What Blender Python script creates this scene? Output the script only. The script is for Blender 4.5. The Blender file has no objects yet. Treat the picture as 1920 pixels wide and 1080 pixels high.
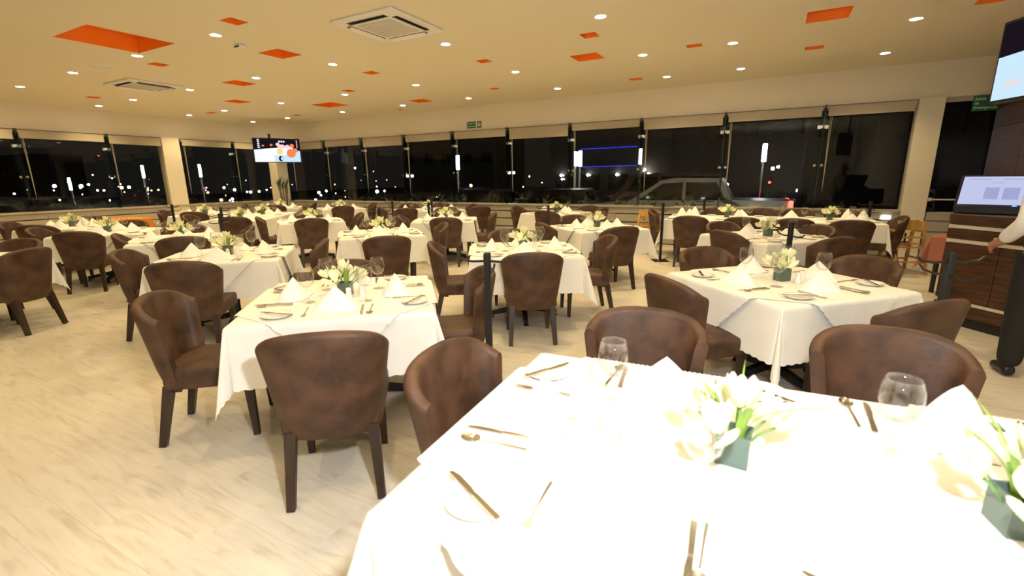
import bpy, bmesh, math, random
from mathutils import Vector, Matrix
PI = math.pi
R = math.radians
rnd = random.Random(7)
SC = bpy.context.scene
COL = SC.collection

# ------------------------------------------------------------------ camera
HC = 1.5                      # eye height
yaw, pit, rol, FPX = R(-28.7334), R(13.1965), R(0.7105), 878.67
fwd = Vector((math.sin(yaw)*math.cos(pit), math.cos(yaw)*math.cos(pit), -math.sin(pit)))
rt0 = Vector((math.cos(yaw), -math.sin(yaw), 0))
dn0 = fwd.cross(rt0)
rt = math.cos(rol)*rt0 + math.sin(rol)*dn0
dn = -math.sin(rol)*rt0 + math.cos(rol)*dn0
cam = bpy.data.cameras.new('camera')
camo = bpy.data.objects.new('camera', cam)
COL.objects.link(camo)
camo.matrix_world = Matrix(((rt.x, -dn.x, -fwd.x, 0), (rt.y, -dn.y, -fwd.y, 0), (rt.z, -dn.z, -fwd.z, HC), (0, 0, 0, 1)))
cam.sensor_width = 36.0
cam.lens = FPX/1920*36
cam.clip_start = 0.05
cam.dof.use_dof = True
cam.dof.focus_distance = 4.0
cam.dof.aperture_fstop = 2.0
SC.camera = camo

def at(x, y, z):
    """point of the plane z seen at photo pixel x, y"""
    d = rt*((x-960)/FPX) + dn*((y-540)/FPX) + fwd
    t = (z-HC)/d.z
    return Vector((d.x*t, d.y*t, z))

# ------------------------------------------------------------------ world, flash, exposure
W = bpy.data.worlds.new('night')
SC.world = W
W.use_nodes = True
W.node_tree.nodes['Background'].inputs[0].default_value = (0.010, 0.009, 0.008, 1)
W.node_tree.nodes['Background'].inputs[1].default_value = 0.5
SC.view_settings.view_transform = 'Standard'
SC.view_settings.look = 'None'
SC.view_settings.gamma = 1.0
SC.view_settings.use_curve_mapping = False
SC.view_settings.exposure = 0.93

def spot(name, loc, aim, watt, ang, blend, col, size, parent=None):
    l = bpy.data.lights.new(name, 'SPOT')
    l.energy = watt; l.spot_size = ang; l.spot_blend = blend; l.color = col; l.shadow_soft_size = size
    o = bpy.data.objects.new(name, l); COL.objects.link(o)
    o.location = loc
    o.rotation_euler = (Vector(aim)).to_track_quat('-Z', 'Y').to_euler()
    if parent: o.parent = parent
    return o
# the photographer's flash with a diffuser dome: lights the near tables and the ceiling above them
fl_ = bpy.data.lights.new('flash', 'POINT'); fl_.energy = 108; fl_.color = (0.95, 0.97, 1.0); fl_.shadow_soft_size = 0.05
flo = bpy.data.objects.new('flash', fl_); COL.objects.link(flo); flo.location = (.10, .28, 1.80)
DL_W, DL_COL = 56, (1.0, 0.755, 0.375)

# ------------------------------------------------------------------ materials
MATS = {}
def mat(name, col, rough=0.6, metal=0.0, spec=0.5, emit=None, estr=0.0):
    m = bpy.data.materials.new(name); m.use_nodes = True
    b = m.node_tree.nodes['Principled BSDF']
    b.inputs['Base Color'].default_value = (*col, 1)
    b.inputs['Roughness'].default_value = rough
    b.inputs['Metallic'].default_value = metal
    b.inputs['Specular IOR Level'].default_value = spec
    if emit:
        b.inputs['Emission Color'].default_value = (*emit, 1)
        b.inputs['Emission Strength'].default_value = estr
    MATS[name] = m
    return m
def nd(m, t, **kw):
    n = m.node_tree.nodes.new(t)
    for k, v in kw.items(): setattr(n, k, v)
    return n
def lk(m, a, b): m.node_tree.links.new(a, b)
def noise_mix(m, c1, c2, scale, lo=0.35, hi=0.65, vec='Object', stretch=None, detail=4, bump=0.0, bscale=None, rough=None):
    b = m.node_tree.nodes['Principled BSDF']
    tc = nd(m, 'ShaderNodeTexCoord'); src = tc.outputs[vec]
    if stretch:
        mp = nd(m, 'ShaderNodeMapping'); mp.inputs['Scale'].default_value = stretch
        lk(m, src, mp.inputs[0]); src = mp.outputs[0]
    n = nd(m, 'ShaderNodeTexNoise'); n.inputs['Scale'].default_value = scale; n.inputs['Detail'].default_value = detail
    lk(m, src, n.inputs['Vector'])
    r = nd(m, 'ShaderNodeValToRGB')
    r.color_ramp.elements[0].position = lo; r.color_ramp.elements[0].color = (*c1, 1)
    r.color_ramp.elements[1].position = hi; r.color_ramp.elements[1].color = (*c2, 1)
    lk(m, n.outputs[0], r.inputs[0]); lk(m, r.outputs[0], b.inputs['Base Color'])
    if rough:
        mr = nd(m, 'ShaderNodeMapRange'); mr.inputs['To Min'].default_value = rough[0]; mr.inputs['To Max'].default_value = rough[1]
        lk(m, n.outputs[0], mr.inputs[0]); lk(m, mr.outputs[0], b.inputs['Roughness'])
    if bump:
        n2 = nd(m, 'ShaderNodeTexNoise'); n2.inputs['Scale'].default_value = bscale or scale*6; n2.inputs['Detail'].default_value = 3
        lk(m, src, n2.inputs['Vector'])
        bp = nd(m, 'ShaderNodeBump'); bp.inputs['Strength'].default_value = bump; bp.inputs['Distance'].default_value = 0.004
        lk(m, n2.outputs[0], bp.inputs['Height']); lk(m, bp.outputs[0], b.inputs['Normal'])
    return n
def emis(name, col, s):
    m = bpy.data.materials.new(name); m.use_nodes = True
    nt = m.node_tree; nt.nodes.clear()
    e = nt.nodes.new('ShaderNodeEmission'); o = nt.nodes.new('ShaderNodeOutputMaterial')
    e.inputs[0].default_value = (*col, 1); e.inputs[1].default_value = s
    nt.links.new(e.outputs[0], o.inputs[0]); MATS[name] = m
    return m
def thin_glass(name, tint, gain=1.0, base=0.04, power=5.0):
    """clear thin glass: Schlick reflection over plain transmission"""
    m = bpy.data.materials.new(name); m.use_nodes = True
    nt = m.node_tree; nt.nodes.clear()
    o = nt.nodes.new('ShaderNodeOutputMaterial'); mx = nt.nodes.new('ShaderNodeMixShader')
    t = nt.nodes.new('ShaderNodeBsdfTransparent'); g = nt.nodes.new('ShaderNodeBsdfGlossy'); f = nt.nodes.new('ShaderNodeLayerWeight')
    f.inputs[0].default_value = 0.5
    pw = nt.nodes.new('ShaderNodeMath'); pw.operation = 'POWER'; pw.inputs[1].default_value = power
    ma = nt.nodes.new('ShaderNodeMath'); ma.operation = 'MULTIPLY_ADD'; ma.inputs[1].default_value = gain; ma.inputs[2].default_value = base; ma.use_clamp = True
    t.inputs[0].default_value = (*tint, 1); g.inputs['Roughness'].default_value = 0.0
    nt.links.new(f.outputs['Facing'], pw.inputs[0]); nt.links.new(pw.outputs[0], ma.inputs[0]); nt.links.new(ma.outputs[0], mx.inputs[0])
    nt.links.new(t.outputs[0], mx.inputs[1]); nt.links.new(g.outputs[0], mx.inputs[2]); nt.links.new(mx.outputs[0], o.inputs[0])
    MATS[name] = m
    return m

m_ceil = mat('ceiling_paint', (0.80, 0.72, 0.54), 0.8)
m_wall = mat('wall_paint', (0.79, 0.71, 0.55), 0.75)
m_board = mat('siding_paint', (0.42, 0.37, 0.29), 0.6)
m_dark = mat('dark_groove', (0.03, 0.025, 0.02), 0.8)
m_orange = mat('orange_paint', (1.0, 0.26, 0.008), 0.6)
m_white = mat('white_plastic', (0.82, 0.79, 0.72), 0.45)
m_grille = mat('grey_grille', (0.62, 0.58, 0.52), 0.6)
m_slot = mat('slot_black', (0.02, 0.02, 0.02), 0.7)
m_cloth = mat('white_cloth', (0.86, 0.84, 0.80), 0.85, spec=0.2)
noise_mix(m_cloth, (0.84, 0.82, 0.78), (0.88, 0.86, 0.82), 6, bump=0.12, bscale=9)
m_napkin = mat('napkin_cloth', (0.90, 0.89, 0.88), 0.8, spec=0.2)
m_leath = mat('brown_suede', (0.10, 0.04, 0.02), 0.55)
noise_mix(m_leath, (0.038, 0.016, 0.008), (0.116, 0.054, 0.028), 7.5, 0.34, 0.70, detail=8, bump=0.25, bscale=60, rough=(0.46, 0.66))
m_leg = mat('espresso_wood', (0.035, 0.017, 0.010), 0.45)
noise_mix(m_leg, (0.022, 0.011, 0.007), (0.05, 0.026, 0.016), 18, stretch=(1, 1, 0.1))
m_black = mat('black_metal', (0.012, 0.012, 0.013), 0.45, spec=0.4)
m_steel = mat('cutlery_steel', (0.62, 0.56, 0.48), 0.18, 1.0)
m_chrome = mat('polished_steel', (0.75, 0.75, 0.75), 0.12, 1.0)
m_china = mat('white_china', (0.88, 0.86, 0.82), 0.15)
m_glass = thin_glass('drinking_glass', (0.98, 0.98, 0.98), 0.5, 0.04, 2.5)
m_pane = thin_glass('window_glass', (0.90, 0.92, 0.90), 0.7, 0.018)
m_fin = thin_glass('fin_glass', (0.62, 0.74, 0.68), 0.9, 0.05)
m_vase = mat('green_glass', (0.085, 0.125, 0.10), 0.08)
m_petal = mat('cream_petal', (0.90, 0.89, 0.60), 0.5)
m_leaf = mat('fresh_leaf', (0.22, 0.36, 0.05), 0.5)
m_dleaf = mat('dark_leaf', (0.05, 0.10, 0.02), 0.5)
m_stem = mat('stem_green', (0.12, 0.25, 0.06), 0.5)
m_beech = mat('beech_wood', (0.62, 0.33, 0.09), 0.5)
noise_mix(m_beech, (0.50, 0.25, 0.06), (0.70, 0.40, 0.12), 12, stretch=(1, 1, 0.15))
m_wood = mat('walnut_panel', (0.08, 0.03, 0.015), 0.45)
noise_mix(m_wood, (0.030, 0.012, 0.006), (0.092, 0.035, 0.016), 7, stretch=(0.5, 0.5, 6))
m_strip = mat('cream_strip', (0.62, 0.55, 0.44), 0.4)
m_salmon = mat('salmon_cloth', (0.42, 0.165, 0.105), 0.85, spec=0.2)
m_amber = mat('amber_cloth', (0.75, 0.26, 0.03), 0.85, spec=0.2)
m_blind = mat('blind_fabric', (0.46, 0.39, 0.28), 0.8)
m_green = mat('sign_green', (0.01, 0.14, 0.05), 0.5)
m_swhite = mat('sign_white', (0.85, 0.85, 0.80), 0.5)
m_skin = mat('skin', (0.45, 0.20, 0.12), 0.5)
m_shirt = mat('white_shirt', (0.85, 0.83, 0.80), 0.8)
m_trous = mat('black_trousers', (0.006, 0.006, 0.007), 0.8)
m_shoe = mat('black_shoe', (0.006, 0.006, 0.006), 0.35)
m_hair = mat('black_hair', (0.01, 0.008, 0.006), 0.5)
m_car = mat('silver_paint', (0.50, 0.50, 0.50), 0.35, 0.35)
m_cglass = mat('car_glass', (0.008, 0.009, 0.010), 0.05)
m_tyre = mat('tyre_rubber', (0.012, 0.012, 0.012), 0.8)
m_asph = mat('asphalt', (0.03, 0.028, 0.026), 0.8)
m_block = mat('night_concrete', (0.05, 0.045, 0.04), 0.8)
m_lens = emis('downlight_lens', (1.0, 0.93, 0.80), 30)
m_tube = emis('light_tube', (0.88, 0.93, 1.0), 14)
m_lampw = emis('lamp_white', (1.0, 0.95, 0.9), 22)
m_lampb = emis('lamp_cool', (0.72, 0.75, 1.0), 22)
m_lampo = emis('lamp_orange', (1.0, 0.42, 0.10), 9)
m_lampr = emis('lamp_red', (1.0, 0.05, 0.03), 6)
m_neon = emis('blue_neon', (0.06, 0.06, 1.0), 0.45)
m_scrw = emis('screen_white', (0.84, 0.92, 1.0), 0.65)
m_scrk = emis('screen_dark', (0.02, 0.012, 0.02), 0.31)
m_scro = emis('screen_orange', (1.0, 0.25, 0.08), 0.52)
m_scrp = emis('screen_pink', (1.0, 0.62, 0.62), 0.57)
m_scrb = emis('screen_blue', (0.22, 0.24, 0.85), 0.47)
m_scrc = emis('screen_pale', (0.62, 0.84, 1.0), 0.52)
m_scrv = emis('screen_lavender', (0.60, 0.64, 0.92), 0.47)
m_scrg = emis('screen_grey', (0.42, 0.46, 0.70), 0.47)
m_scry = emis('screen_yellow', (1.0, 0.72, 0.25), 0.52)

# floor plank vinyl: grain along X, a tone of its own for each plank
m_floor = mat('pale_plank', (0.72, 0.63, 0.5), 0.32)
def _floor():
    m = m_floor; b = m.node_tree.nodes['Principled BSDF']
    g = nd(m, 'ShaderNodeNewGeometry'); oi = nd(m, 'ShaderNodeObjectInfo')
    ad = nd(m, 'ShaderNodeVectorMath', operation='ADD'); sc = nd(m, 'ShaderNodeVectorMath', operation='SCALE')
    cb = nd(m, 'ShaderNodeCombineXYZ')
    lk(m, oi.outputs['Random'], cb.inputs[2]); sc.inputs['Scale'].default_value = 40
    lk(m, cb.outputs[0], sc.inputs[0]); lk(m, g.outputs['Position'], ad.inputs[0]); lk(m, sc.outputs[0], ad.inputs[1])
    mp = nd(m, 'ShaderNodeMapping'); mp.inputs['Scale'].default_value = (1.0, 7.0, 1.0); lk(m, ad.outputs[0], mp.inputs[0])
    n = nd(m, 'ShaderNodeTexNoise'); n.inputs['Scale'].default_value = 3.0; n.inputs['Detail'].default_value = 8; n.inputs['Distortion'].default_value = 1.1
    lk(m, mp.outputs[0], n.inputs['Vector'])
    r = nd(m, 'ShaderNodeValToRGB'); e = r.color_ramp.elements
    e[0].position = 0.30; e[0].color = (0.60, 0.53, 0.43, 1); e[1].position = 0.62; e[1].color = (0.74, 0.69, 0.60, 1)
    k = r.color_ramp.elements.new(0.45); k.color = (0.70, 0.64, 0.54, 1)
    lk(m, n.outputs[0], r.inputs[0]); lk(m, r.outputs[0], b.inputs['Base Color'])
_floor()

# ------------------------------------------------------------------ mesh helpers
class MB:
    def __init__(s): s.v = []; s.f = []; s.m = []
    def add(s, V, F, mi=0, M=None):
        o = len(s.v)
        s.v += [tuple(M @ Vector(p)) if M else tuple(p) for p in V]
        s.f += [tuple(i+o for i in f) for f in F]; s.m += [mi]*len(F)
        return s
    def box(s, c, d, mi=0, M=None, taper=None):
        x, y, z = d[0]/2, d[1]/2, d[2]/2
        t = taper or 1.0
        V = [(sx*x*(t if sz < 0 else 1)+c[0], sy*y*(t if sz < 0 else 1)+c[1], sz*z+c[2]) for sz in (-1, 1) for sx, sy in ((-1, -1), (1, -1), (1, 1), (-1, 1))]
        F = [(3, 2, 1, 0), (4, 5, 6, 7), (0, 1, 5, 4), (1, 2, 6, 5), (2, 3, 7, 6), (3, 0, 4, 7)]
        return s.add(V, F, mi, M)
    def rbox(s, c, d, r, mi=0, M=None, seg=2):
        bm = bmesh.new(); bmesh.ops.create_cube(bm, size=1)
        for v in bm.verts: v.co = Vector((v.co.x*d[0], v.co.y*d[1], v.co.z*d[2]))
        bmesh.ops.bevel(bm, geom=bm.edges[:], offset=min(r, min(d)*0.49), segments=seg, profile=0.5, affect='EDGES')
        bm.verts.index_update()
        s.add([v.co + Vector(c) for v in bm.verts], [[v.index for v in f.verts] for f in bm.faces], mi, M)
        bm.free(); return s
    def bar(s, p, q, a, b=None, mi=0, up=(0, 0, 1)):
        """four-sided bar from p to q, half width a at p and b at q"""
        p, q = Vector(p), Vector(q); b = a if b is None else b
        d = (q-p).normalized(); u = Vector(up)
        if abs(d.dot(u)) > 0.95: u = Vector((0, 1, 0))
        x = d.cross(u).normalized(); y = x.cross(d).normalized()
        V = [p+x*i*a+y*j*a for i, j in ((-1, -1), (1, -1), (1, 1), (-1, 1))] + [q+x*i*b+y*j*b for i, j in ((-1, -1), (1, -1), (1, 1), (-1, 1))]
        return s.add(V, [(0, 3, 2, 1), (4, 5, 6, 7), (0, 1, 5, 4), (1, 2, 6, 5), (2, 3, 7, 6), (3, 0, 4, 7)], mi)
    def lathe(s, prof, n=16, mi=0, M=None, closed=False):
        V = []; F = []
        for r, z in prof:
            for k in range(n):
                a = 2*PI*k/n; V.append((r*math.cos(a), r*math.sin(a), z))
        for i in range(len(prof)-1):
            for k in range(n):
                F.append((i*n+k, i*n+(k+1) % n, (i+1)*n+(k+1) % n, (i+1)*n+k))
        if closed:
            F.append(tuple(reversed(range(n)))); F.append(tuple((len(prof)-1)*n+k for k in range(n)))
        return s.add(V, F, mi, M)
    def tube(s, pts, r, n=6, mi=0):
        pts = [Vector(p) for p in pts]; rs = r if isinstance(r, (list, tuple)) else [r]*len(pts)
        V = []; F = []; px = None
        for i, p in enumerate(pts):
            d = (pts[min(i+1, len(pts)-1)]-pts[max(i-1, 0)]).normalized()
            u = px if px else (Vector((0, 0, 1)) if abs(d.z) < 0.9 else Vector((1, 0, 0)))
            x = (u - d*u.dot(d)).normalized(); px = x; y = d.cross(x)
            for k in range(n):
                a = 2*PI*k/n; V.append(p + x*math.cos(a)*rs[i] + y*math.sin(a)*rs[i])
        for i in range(len(pts)-1):
            for k in range(n): F.append((i*n+k, i*n+(k+1) % n, (i+1)*n+(k+1) % n, (i+1)*n+k))
        F.append(tuple(reversed(range(n)))); F.append(tuple((len(pts)-1)*n+k for k in range(n)))
        return s.add(V, F, mi)
    def prism(s, poly, z0, z1, mi=0, M=None):
        n = len(poly)
        V = [(x, y, z0) for x, y in poly] + [(x, y, z1) for x, y in poly]
        F = [tuple(reversed(range(n))), tuple(range(n, 2*n))] + [(i, (i+1) % n, n+(i+1) % n, n+i) for i in range(n)]
        return s.add(V, F, mi, M)
    def mesh(s, name, mats, smooth=False, ang=None, fix=True):
        me = bpy.data.meshes.new(name)
        me.from_pydata(s.v, [], s.f)
        for m in (mats if isinstance(mats, (list, tuple)) else [mats]): me.materials.append(m)
        if any(s.m): me.polygons.foreach_set('material_index', s.m)
        if fix:
            bm = bmesh.new(); bm.from_mesh(me); bmesh.ops.recalc_face_normals(bm, faces=bm.faces[:]); bm.to_mesh(me); bm.free()
        if smooth:
            me.polygons.foreach_set('use_smooth', [True]*len(me.polygons))
            if ang: me.set_sharp_from_angle(angle=R(ang))
        me.update()
        return me

def ob(name, me, parent=None, loc=None, rz=0.0):
    o = bpy.data.objects.new(name, me); COL.objects.link(o)
    if parent: o.parent = parent
    if loc is not None: o.location = loc
    if rz: o.rotation_euler = (0, 0, rz)
    return o
def tag(o, label, cat, group=None):
    o['label'] = label; o['category'] = cat
    if group: o['group'] = group
    return o
def thing(name, label, cat, loc=(0, 0, 0), rz=0.0, group=None):
    o = ob(name, None, None, loc, rz); o.empty_display_size = 0.1
    return tag(o, label, cat, group)
def struct(name, me, parent=None, loc=None, rz=0.0):
    o = ob(name, me, parent, loc, rz)
    if not parent: o['kind'] = 'structure'
    return o
def dup(root, loc, rz, label, group=None):
    r = root.copy(); COL.objects.link(r); r.location = loc; r.rotation_euler = (0, 0, rz); r['label'] = label
    if group: r['group'] = group
    for ch in KIDS[root]:
        c = ch.copy(); COL.objects.link(c); c.parent = r
        for g in KIDS.get(ch, ()):
            d = g.copy(); COL.objects.link(d); d.parent = c
    return r
KIDS = {}
def kid(name, me, parent, loc=None, rz=0.0):
    o = ob(name, me, parent, loc, rz); KIDS.setdefault(parent, []).append(o); KIDS.setdefault(o, [])
    return o
def text(name, s, size, m, parent, M, ext=0.001):
    c = bpy.data.curves.new(name, 'FONT'); c.body = s; c.size = size; c.extrude = ext; c.align_x = 'LEFT'
    c.materials.append(m)
    o = bpy.data.objects.new(name, c); COL.objects.link(o)
    bpy.context.view_layer.update()
    me = bpy.data.meshes.new_from_object(o.evaluated_get(bpy.context.evaluated_depsgraph_get()))
    bpy.data.objects.remove(o); me.materials.clear(); me.materials.append(m)
    o = ob(name, me, parent); o.matrix_local = M
    return o

# ------------------------------------------------------------------ room shell
XL, YB, ZC, XR, YF = -15.35, 10.9, 3.32, 3.1, -4.2
HEAD, SILL = 2.74, 0.86
RECESS = [(-8.23, -7.27, 2.95, 3.9), (-5.83, -5.61, 3.65, 3.87), (-6.79, -6.34, 4.76, 5.17), (-8.87, -8.63, 4.28, 4.5), (-9.33, -8.9, 5.72, 6.15),
 (-11.43, -10.97, 6.98, 7.38), (-13.33, -13.05, 5.1, 5.31), (-10.23, -9.48, 8.42, 9.0), (-13.7, -13.42, 7.82, 8.02), (-12.27, -12.0, 9.38, 9.6),
 (-6.48, -6.24, 6.48, 6.7), (-8.12, -7.9, 7.49, 7.71), (-7.8, -7.36, 9.22, 9.64), (-9.05, -8.9, 10.19, 10.37), (-4.35, -4.14, 6.81, 7.01),
 (-5.39, -5.2, 8.95, 9.11), (-2.43, -2.22, 6.34, 6.57), (-2.96, -2.53, 7.33, 7.75), (-2.63, -2.4, 9.54, 9.75), (-1.3, -1.09, 7.63, 7.81),
 (0.15, 0.59, 6.9, 7.38), (0.21, 0.45, 8.67, 8.89), (1.76, 2.02, 7.3, 7.6)]
def build_ceiling():
    xs = sorted({XL-.2, XR+.2} | {v for r in RECESS for v in r[:2]})
    ys = sorted({YF-.2, YB+.2} | {v for r in RECESS for v in r[2:]})
    mb = MB()
    V = [(x, y, ZC) for y in ys for x in xs]; nx = len(xs); F = []
    for j in range(len(ys)-1):
        for i in range(nx-1):
            cx, cy = (xs[i]+xs[i+1])/2, (ys[j]+ys[j+1])/2
            if any(r[0] < cx < r[1] and r[2] < cy < r[3] for r in RECESS): continue
            F.append((j*nx+i, (j+1)*nx+i, (j+1)*nx+i+1, j*nx+i+1))
    mb.add(V, F)
    mb.box(((XL+XR)/2, (YF+YB)/2, ZC+.42), (XR-XL+.6, YB-YF+.6, .06))
    c = struct('ceiling', mb.mesh('ceiling', m_ceil, fix=False))
    for x0, x1, y0, y1 in RECESS:
        d = .10+.12*min(1, (x1-x0))
        w = MB()
        V = [(x0, y0, ZC), (x1, y0, ZC), (x1, y1, ZC), (x0, y1, ZC), (x0, y0, ZC+d), (x1, y0, ZC+d), (x1, y1, ZC+d), (x0, y1, ZC+d)]
        w.add(V, [(0, 1, 5, 4), (1, 2, 6, 5), (2, 3, 7, 6), (3, 0, 4, 7), (4, 5, 6, 7)])
        ob('recess', w.mesh('recess', m_orange, fix=False), c)
    return c
build_ceiling()

# floor: planks run along X; the 300 that show largest are pieces of their own, the rest is one part
def build_floor():
    base = MB().box(((XL+XR)/2, (YF+YB)/2, -.05), (XR-XL+.5, YB-YF+.5, .088))
    fl = struct('floor', base.mesh('floor', mat('subfloor', (0.5, 0.42, 0.32), 0.9)))
    PW, PL, GAP = 0.18, 1.25, 0.0002
    def plank_mesh():
        mb = MB(); w, l, b = PW/2-GAP, PL/2-GAP, .0004
        V = [(-l, -w, -.006), (l, -w, -.006), (l, w, -.006), (-l, w, -.006), (-l, -w, -b), (l, -w, -b), (l, w, -b), (-l, w, -b),
             (-l+b, -w+b, 0), (l-b, -w+b, 0), (l-b, w-b, 0), (-l+b, w-b, 0)]
        F = [(0, 1, 5, 4), (1, 2, 6, 5), (2, 3, 7, 6), (3, 0, 4, 7), (4, 5, 9, 8), (5, 6, 10, 9), (6, 7, 11, 10), (7, 4, 8, 11), (8, 9, 10, 11)]
        return mb.add(V, F)
    pm = plank_mesh(); me = pm.mesh('plank', m_floor)
    cells = []
    j = 0; y = YF+PW/2
    while y < YB-.02:
        x = XL + PL*(-.5+((j*0.381) % 1)); 
        while x < XR+.5:
            cells.append((x, y)); x += PL
        y += PW; j += 1
    def score(c):
        d = Vector((c[0], c[1], -HC)); z = d.dot(fwd)
        if z < .5: return 1e9
        u, v = d.dot(rt)/z, d.dot(dn)/z
        if abs(u) > 1.2 or abs(v) > .75: return 1e6+d.length
        return d.length
    cells.sort(key=score)
    rest = MB()
    for i, (x, y) in enumerate(cells):
        dz = rnd.uniform(-.0003, .0003)
        if i < 300: ob('plank', me, fl, (x, y, dz))
        else: rest.add([(p[0]+x, p[1]+y, p[2]+dz) for p in pm.v], pm.f)
    o = ob('far_planks', rest.mesh('far_planks', m_floor, fix=False), fl); o['kind'] = 'stuff'
build_floor()

# walls -------------------------------------------------------------
def wall_piece(name, boxes, m=m_wall):
    mb = MB()
    for c, d in boxes: mb.box(c, d)
    return struct(name, mb.mesh(name, m))
XD0, XD1 = 2.41, XR                     # door between the right pillar and the panelled wall
wb = wall_piece('wall_back', [(((XL+XR)/2-.1, YB+.10, (HEAD+ZC)/2), (XR-XL+.4, .2, ZC-HEAD)), (((XL+2.06)/2, YB+.14, .41), (2.06-XL, .04, .82))])
wl = wall_piece('wall_left', [((XL-.10, (YF+YB)/2, (HEAD+ZC)/2), (.2, YB-YF, ZC-HEAD)), ((XL-.14, (YF+YB)/2, .41), (.04, YB-YF, .82))])
for w_, c_, d_ in ((wb, ((-14.45+2.06)/2, YB+.03, .40), 2.06+14.45), ):
    ob('backing', MB().box(c_, (d_, .05, .80)).mesh('backing', m_dark), w_)
ob('backing', MB().box((XL-.03, (YF+10.2)/2, .40), (.05, 10.2-YF, .80)).mesh('backing', m_dark), wl)
wall_piece('wall_front', [(((XL+XR)/2, YF-.1, ZC/2), (XR-XL+.4, .2, ZC))])
# siding boards below the sills, one plank of each row per piece
SB = [(.02, .255), (.28, .465), (.49, .655), (.68, .805)]
def siding(parent, p0, p1, out):
    p0, p1, out = Vector(p0), Vector(p1), Vector(out)
    L = (p1-p0).length; d = (p1-p0).normalized(); n = max(1, round(L/3.36))
    for z0, z1 in SB:
        for i in range(n):
            a, b = p0+d*(L*i/n+.002), p0+d*(L*(i+1)/n-.002)
            c = (a+b)/2 + out*.025; M = Matrix.Translation((c.x, c.y, (z0+z1)/2)) @ Matrix.Rotation(math.atan2(d.y, d.x), 4, 'Z')
            mb = MB().rbox((0, 0, 0), ((b-a).length, .04, z1-z0), .006, M=M, seg=1)
            ob('siding_board', mb.mesh('siding_board', m_board), parent)
    c = (p0+p1)/2 + out*.0
    M = Matrix.Translation((c.x, c.y, .835)) @ Matrix.Rotation(math.atan2(d.y, d.x), 4, 'Z')
    ob('sill_ledge', MB().rbox((0, 0, 0), (L, .16, .05), .008, M=M, seg=1).mesh('sill_ledge', m_board), parent)
siding(wb, (-14.45, YB, 0), (2.06, YB, 0), (0, -1, 0))
siding(wl, (XL, YF, 0), (XL, 10.2, 0), (1, 0, 0))
# panel beside the door seen behind the cabinet
wd = wall_piece('wall_door_side', [((2.78, YB+.12, .41), (.66, .14, .82))])
for z0, z1 in SB: ob('siding_board', MB().rbox((2.76, YB-.0, (z0+z1)/2), (.66, .06, z1-z0), .006, seg=1).mesh('siding_board', m_board), wd)
# chamfered corner
ch = MB()
ch.prism([(XL, 10.15), (-14.3, YB), (XL, YB)], HEAD, ZC)
struct('wall_corner', ch.mesh('wall_corner', m_wall))
def pillar(name, x0, x1, y0, y1, h=HEAD+.004): 
    struct(name, MB().rbox(((x0+x1)/2, (y0+y1)/2, h/2), (x1-x0, y1-y0, h), .008).mesh(name, m_wall))
pillar('pillar_right', 2.06, 2.41, YB-.05, YB+.22)
pillar('pillar_left', XL-.22, XL+.05, 7.42, 7.88)
pillar('pillar_corner', -15.0, -14.6, 10.42, 10.82)
# right wall with walnut panels
wr = wall_piece('wall_right', [((XR+.1, (YF+YB)/2, ZC/2), (.2, YB-YF, ZC))])
y = 4.9
while y < YB-.05:
    for z0, z1 in ((.1, 1.15), (1.157, 2.2), (2.207, 3.3)):
        ob('wood_panel', MB().rbox((XR-.012, y+.595, (z0+z1)/2), (.024, 1.19, z1-z0), .003, seg=1).mesh('wood_panel', m_wood), wr)
    y += 1.2

# glazing -----------------------------------------------------------
MULL_B = [-14.38, -12.7, -11.05, -9.38, -7.69, -6.0, -4.32, -2.65, -.97, .71, 2.06]
DROP_B = [.2, .17, .24, .17, .17, .25, .14, .21, .16, .16, .20]
MULL_L = [-.9, 1.0, 2.72, 4.42, 6.12, 7.42, 7.88, 9.42, 10.42]
DROP_L = [.2, .2, .2, .17, .2, .16, .16, .17, .17]
wn = [0]
def bay(a, b, wall, drop, place):
    wn[0] += 1
    w = struct('window_%d' % wn[0], None)
    L = b-a
    def put(mb, name, m, sm=False):
        me = mb.mesh(name, m, sm, 40)
        me.transform(place(a))
        return ob(name, me, w)
    put(MB().box((L/2, .05, (HEAD+SILL)/2), (L-.012, .012, HEAD-SILL)), 'pane', m_pane)
    put(MB().box((L/2, .05, HEAD-.02), (L-.01, .05, .04)), 'head_rail', m_board)
    # roller blind pulled up under the head
    bl = MB()
    bl.tube([(.03, -.05, HEAD-.06), (L-.03, -.05, HEAD-.06)], .035, 10)
    bl.box((L/2, -.085, HEAD-.06-drop/2+.03), (L-.10, .004, drop))
    bl.rbox((L/2, -.085, HEAD-.03-drop), (L-.10, .016, .022), .005, seg=1)
    put(bl, 'roller_blind', m_blind, True)
    ch = [(.09+.03*math.sin(t*PI/2), -.06, HEAD-.08-1.5*(1-abs(2*t-1)**1.0)) for t in [i/16 for i in range(17)]]
    put(MB().tube(ch, .005, 5), 'blind_chain', m_blind, True)
    return w, put
def fin(place, a, w):
    def put(mb, name, m, sm=False):
        me = mb.mesh(name, m, sm, 40); me.transform(place(a)); return ob(name, me, w)
    put(MB().box((0, -.09, (HEAD+SILL)/2), (.016, .22, HEAD-SILL)), 'glass_fin', m_fin)
    put(MB().rbox((0, -.05, HEAD-.10), (.040, .12, .09), .006, seg=1), 'fin_bracket', m_black)
    c = MB()
    for s in (-1, 1):
        c.rbox((s*.05, .02, 2.36), (.08, .05, .07), .006, seg=1); c.rbox((s*.02, -.05, 2.36), (.024, .10, .06), .004, seg=1)
        c.lathe([(0, -.02), (.028, -.015), (.028, .015), (0, .02)], 10, M=Matrix.Translation((s*.055, -.0, 1.66)) @ Matrix.Rotation(PI/2, 4, 'X'))
    put(c, 'patch_fitting', m_chrome, True)
PB = lambda a: Matrix.Translation((a, YB, 0))
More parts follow.
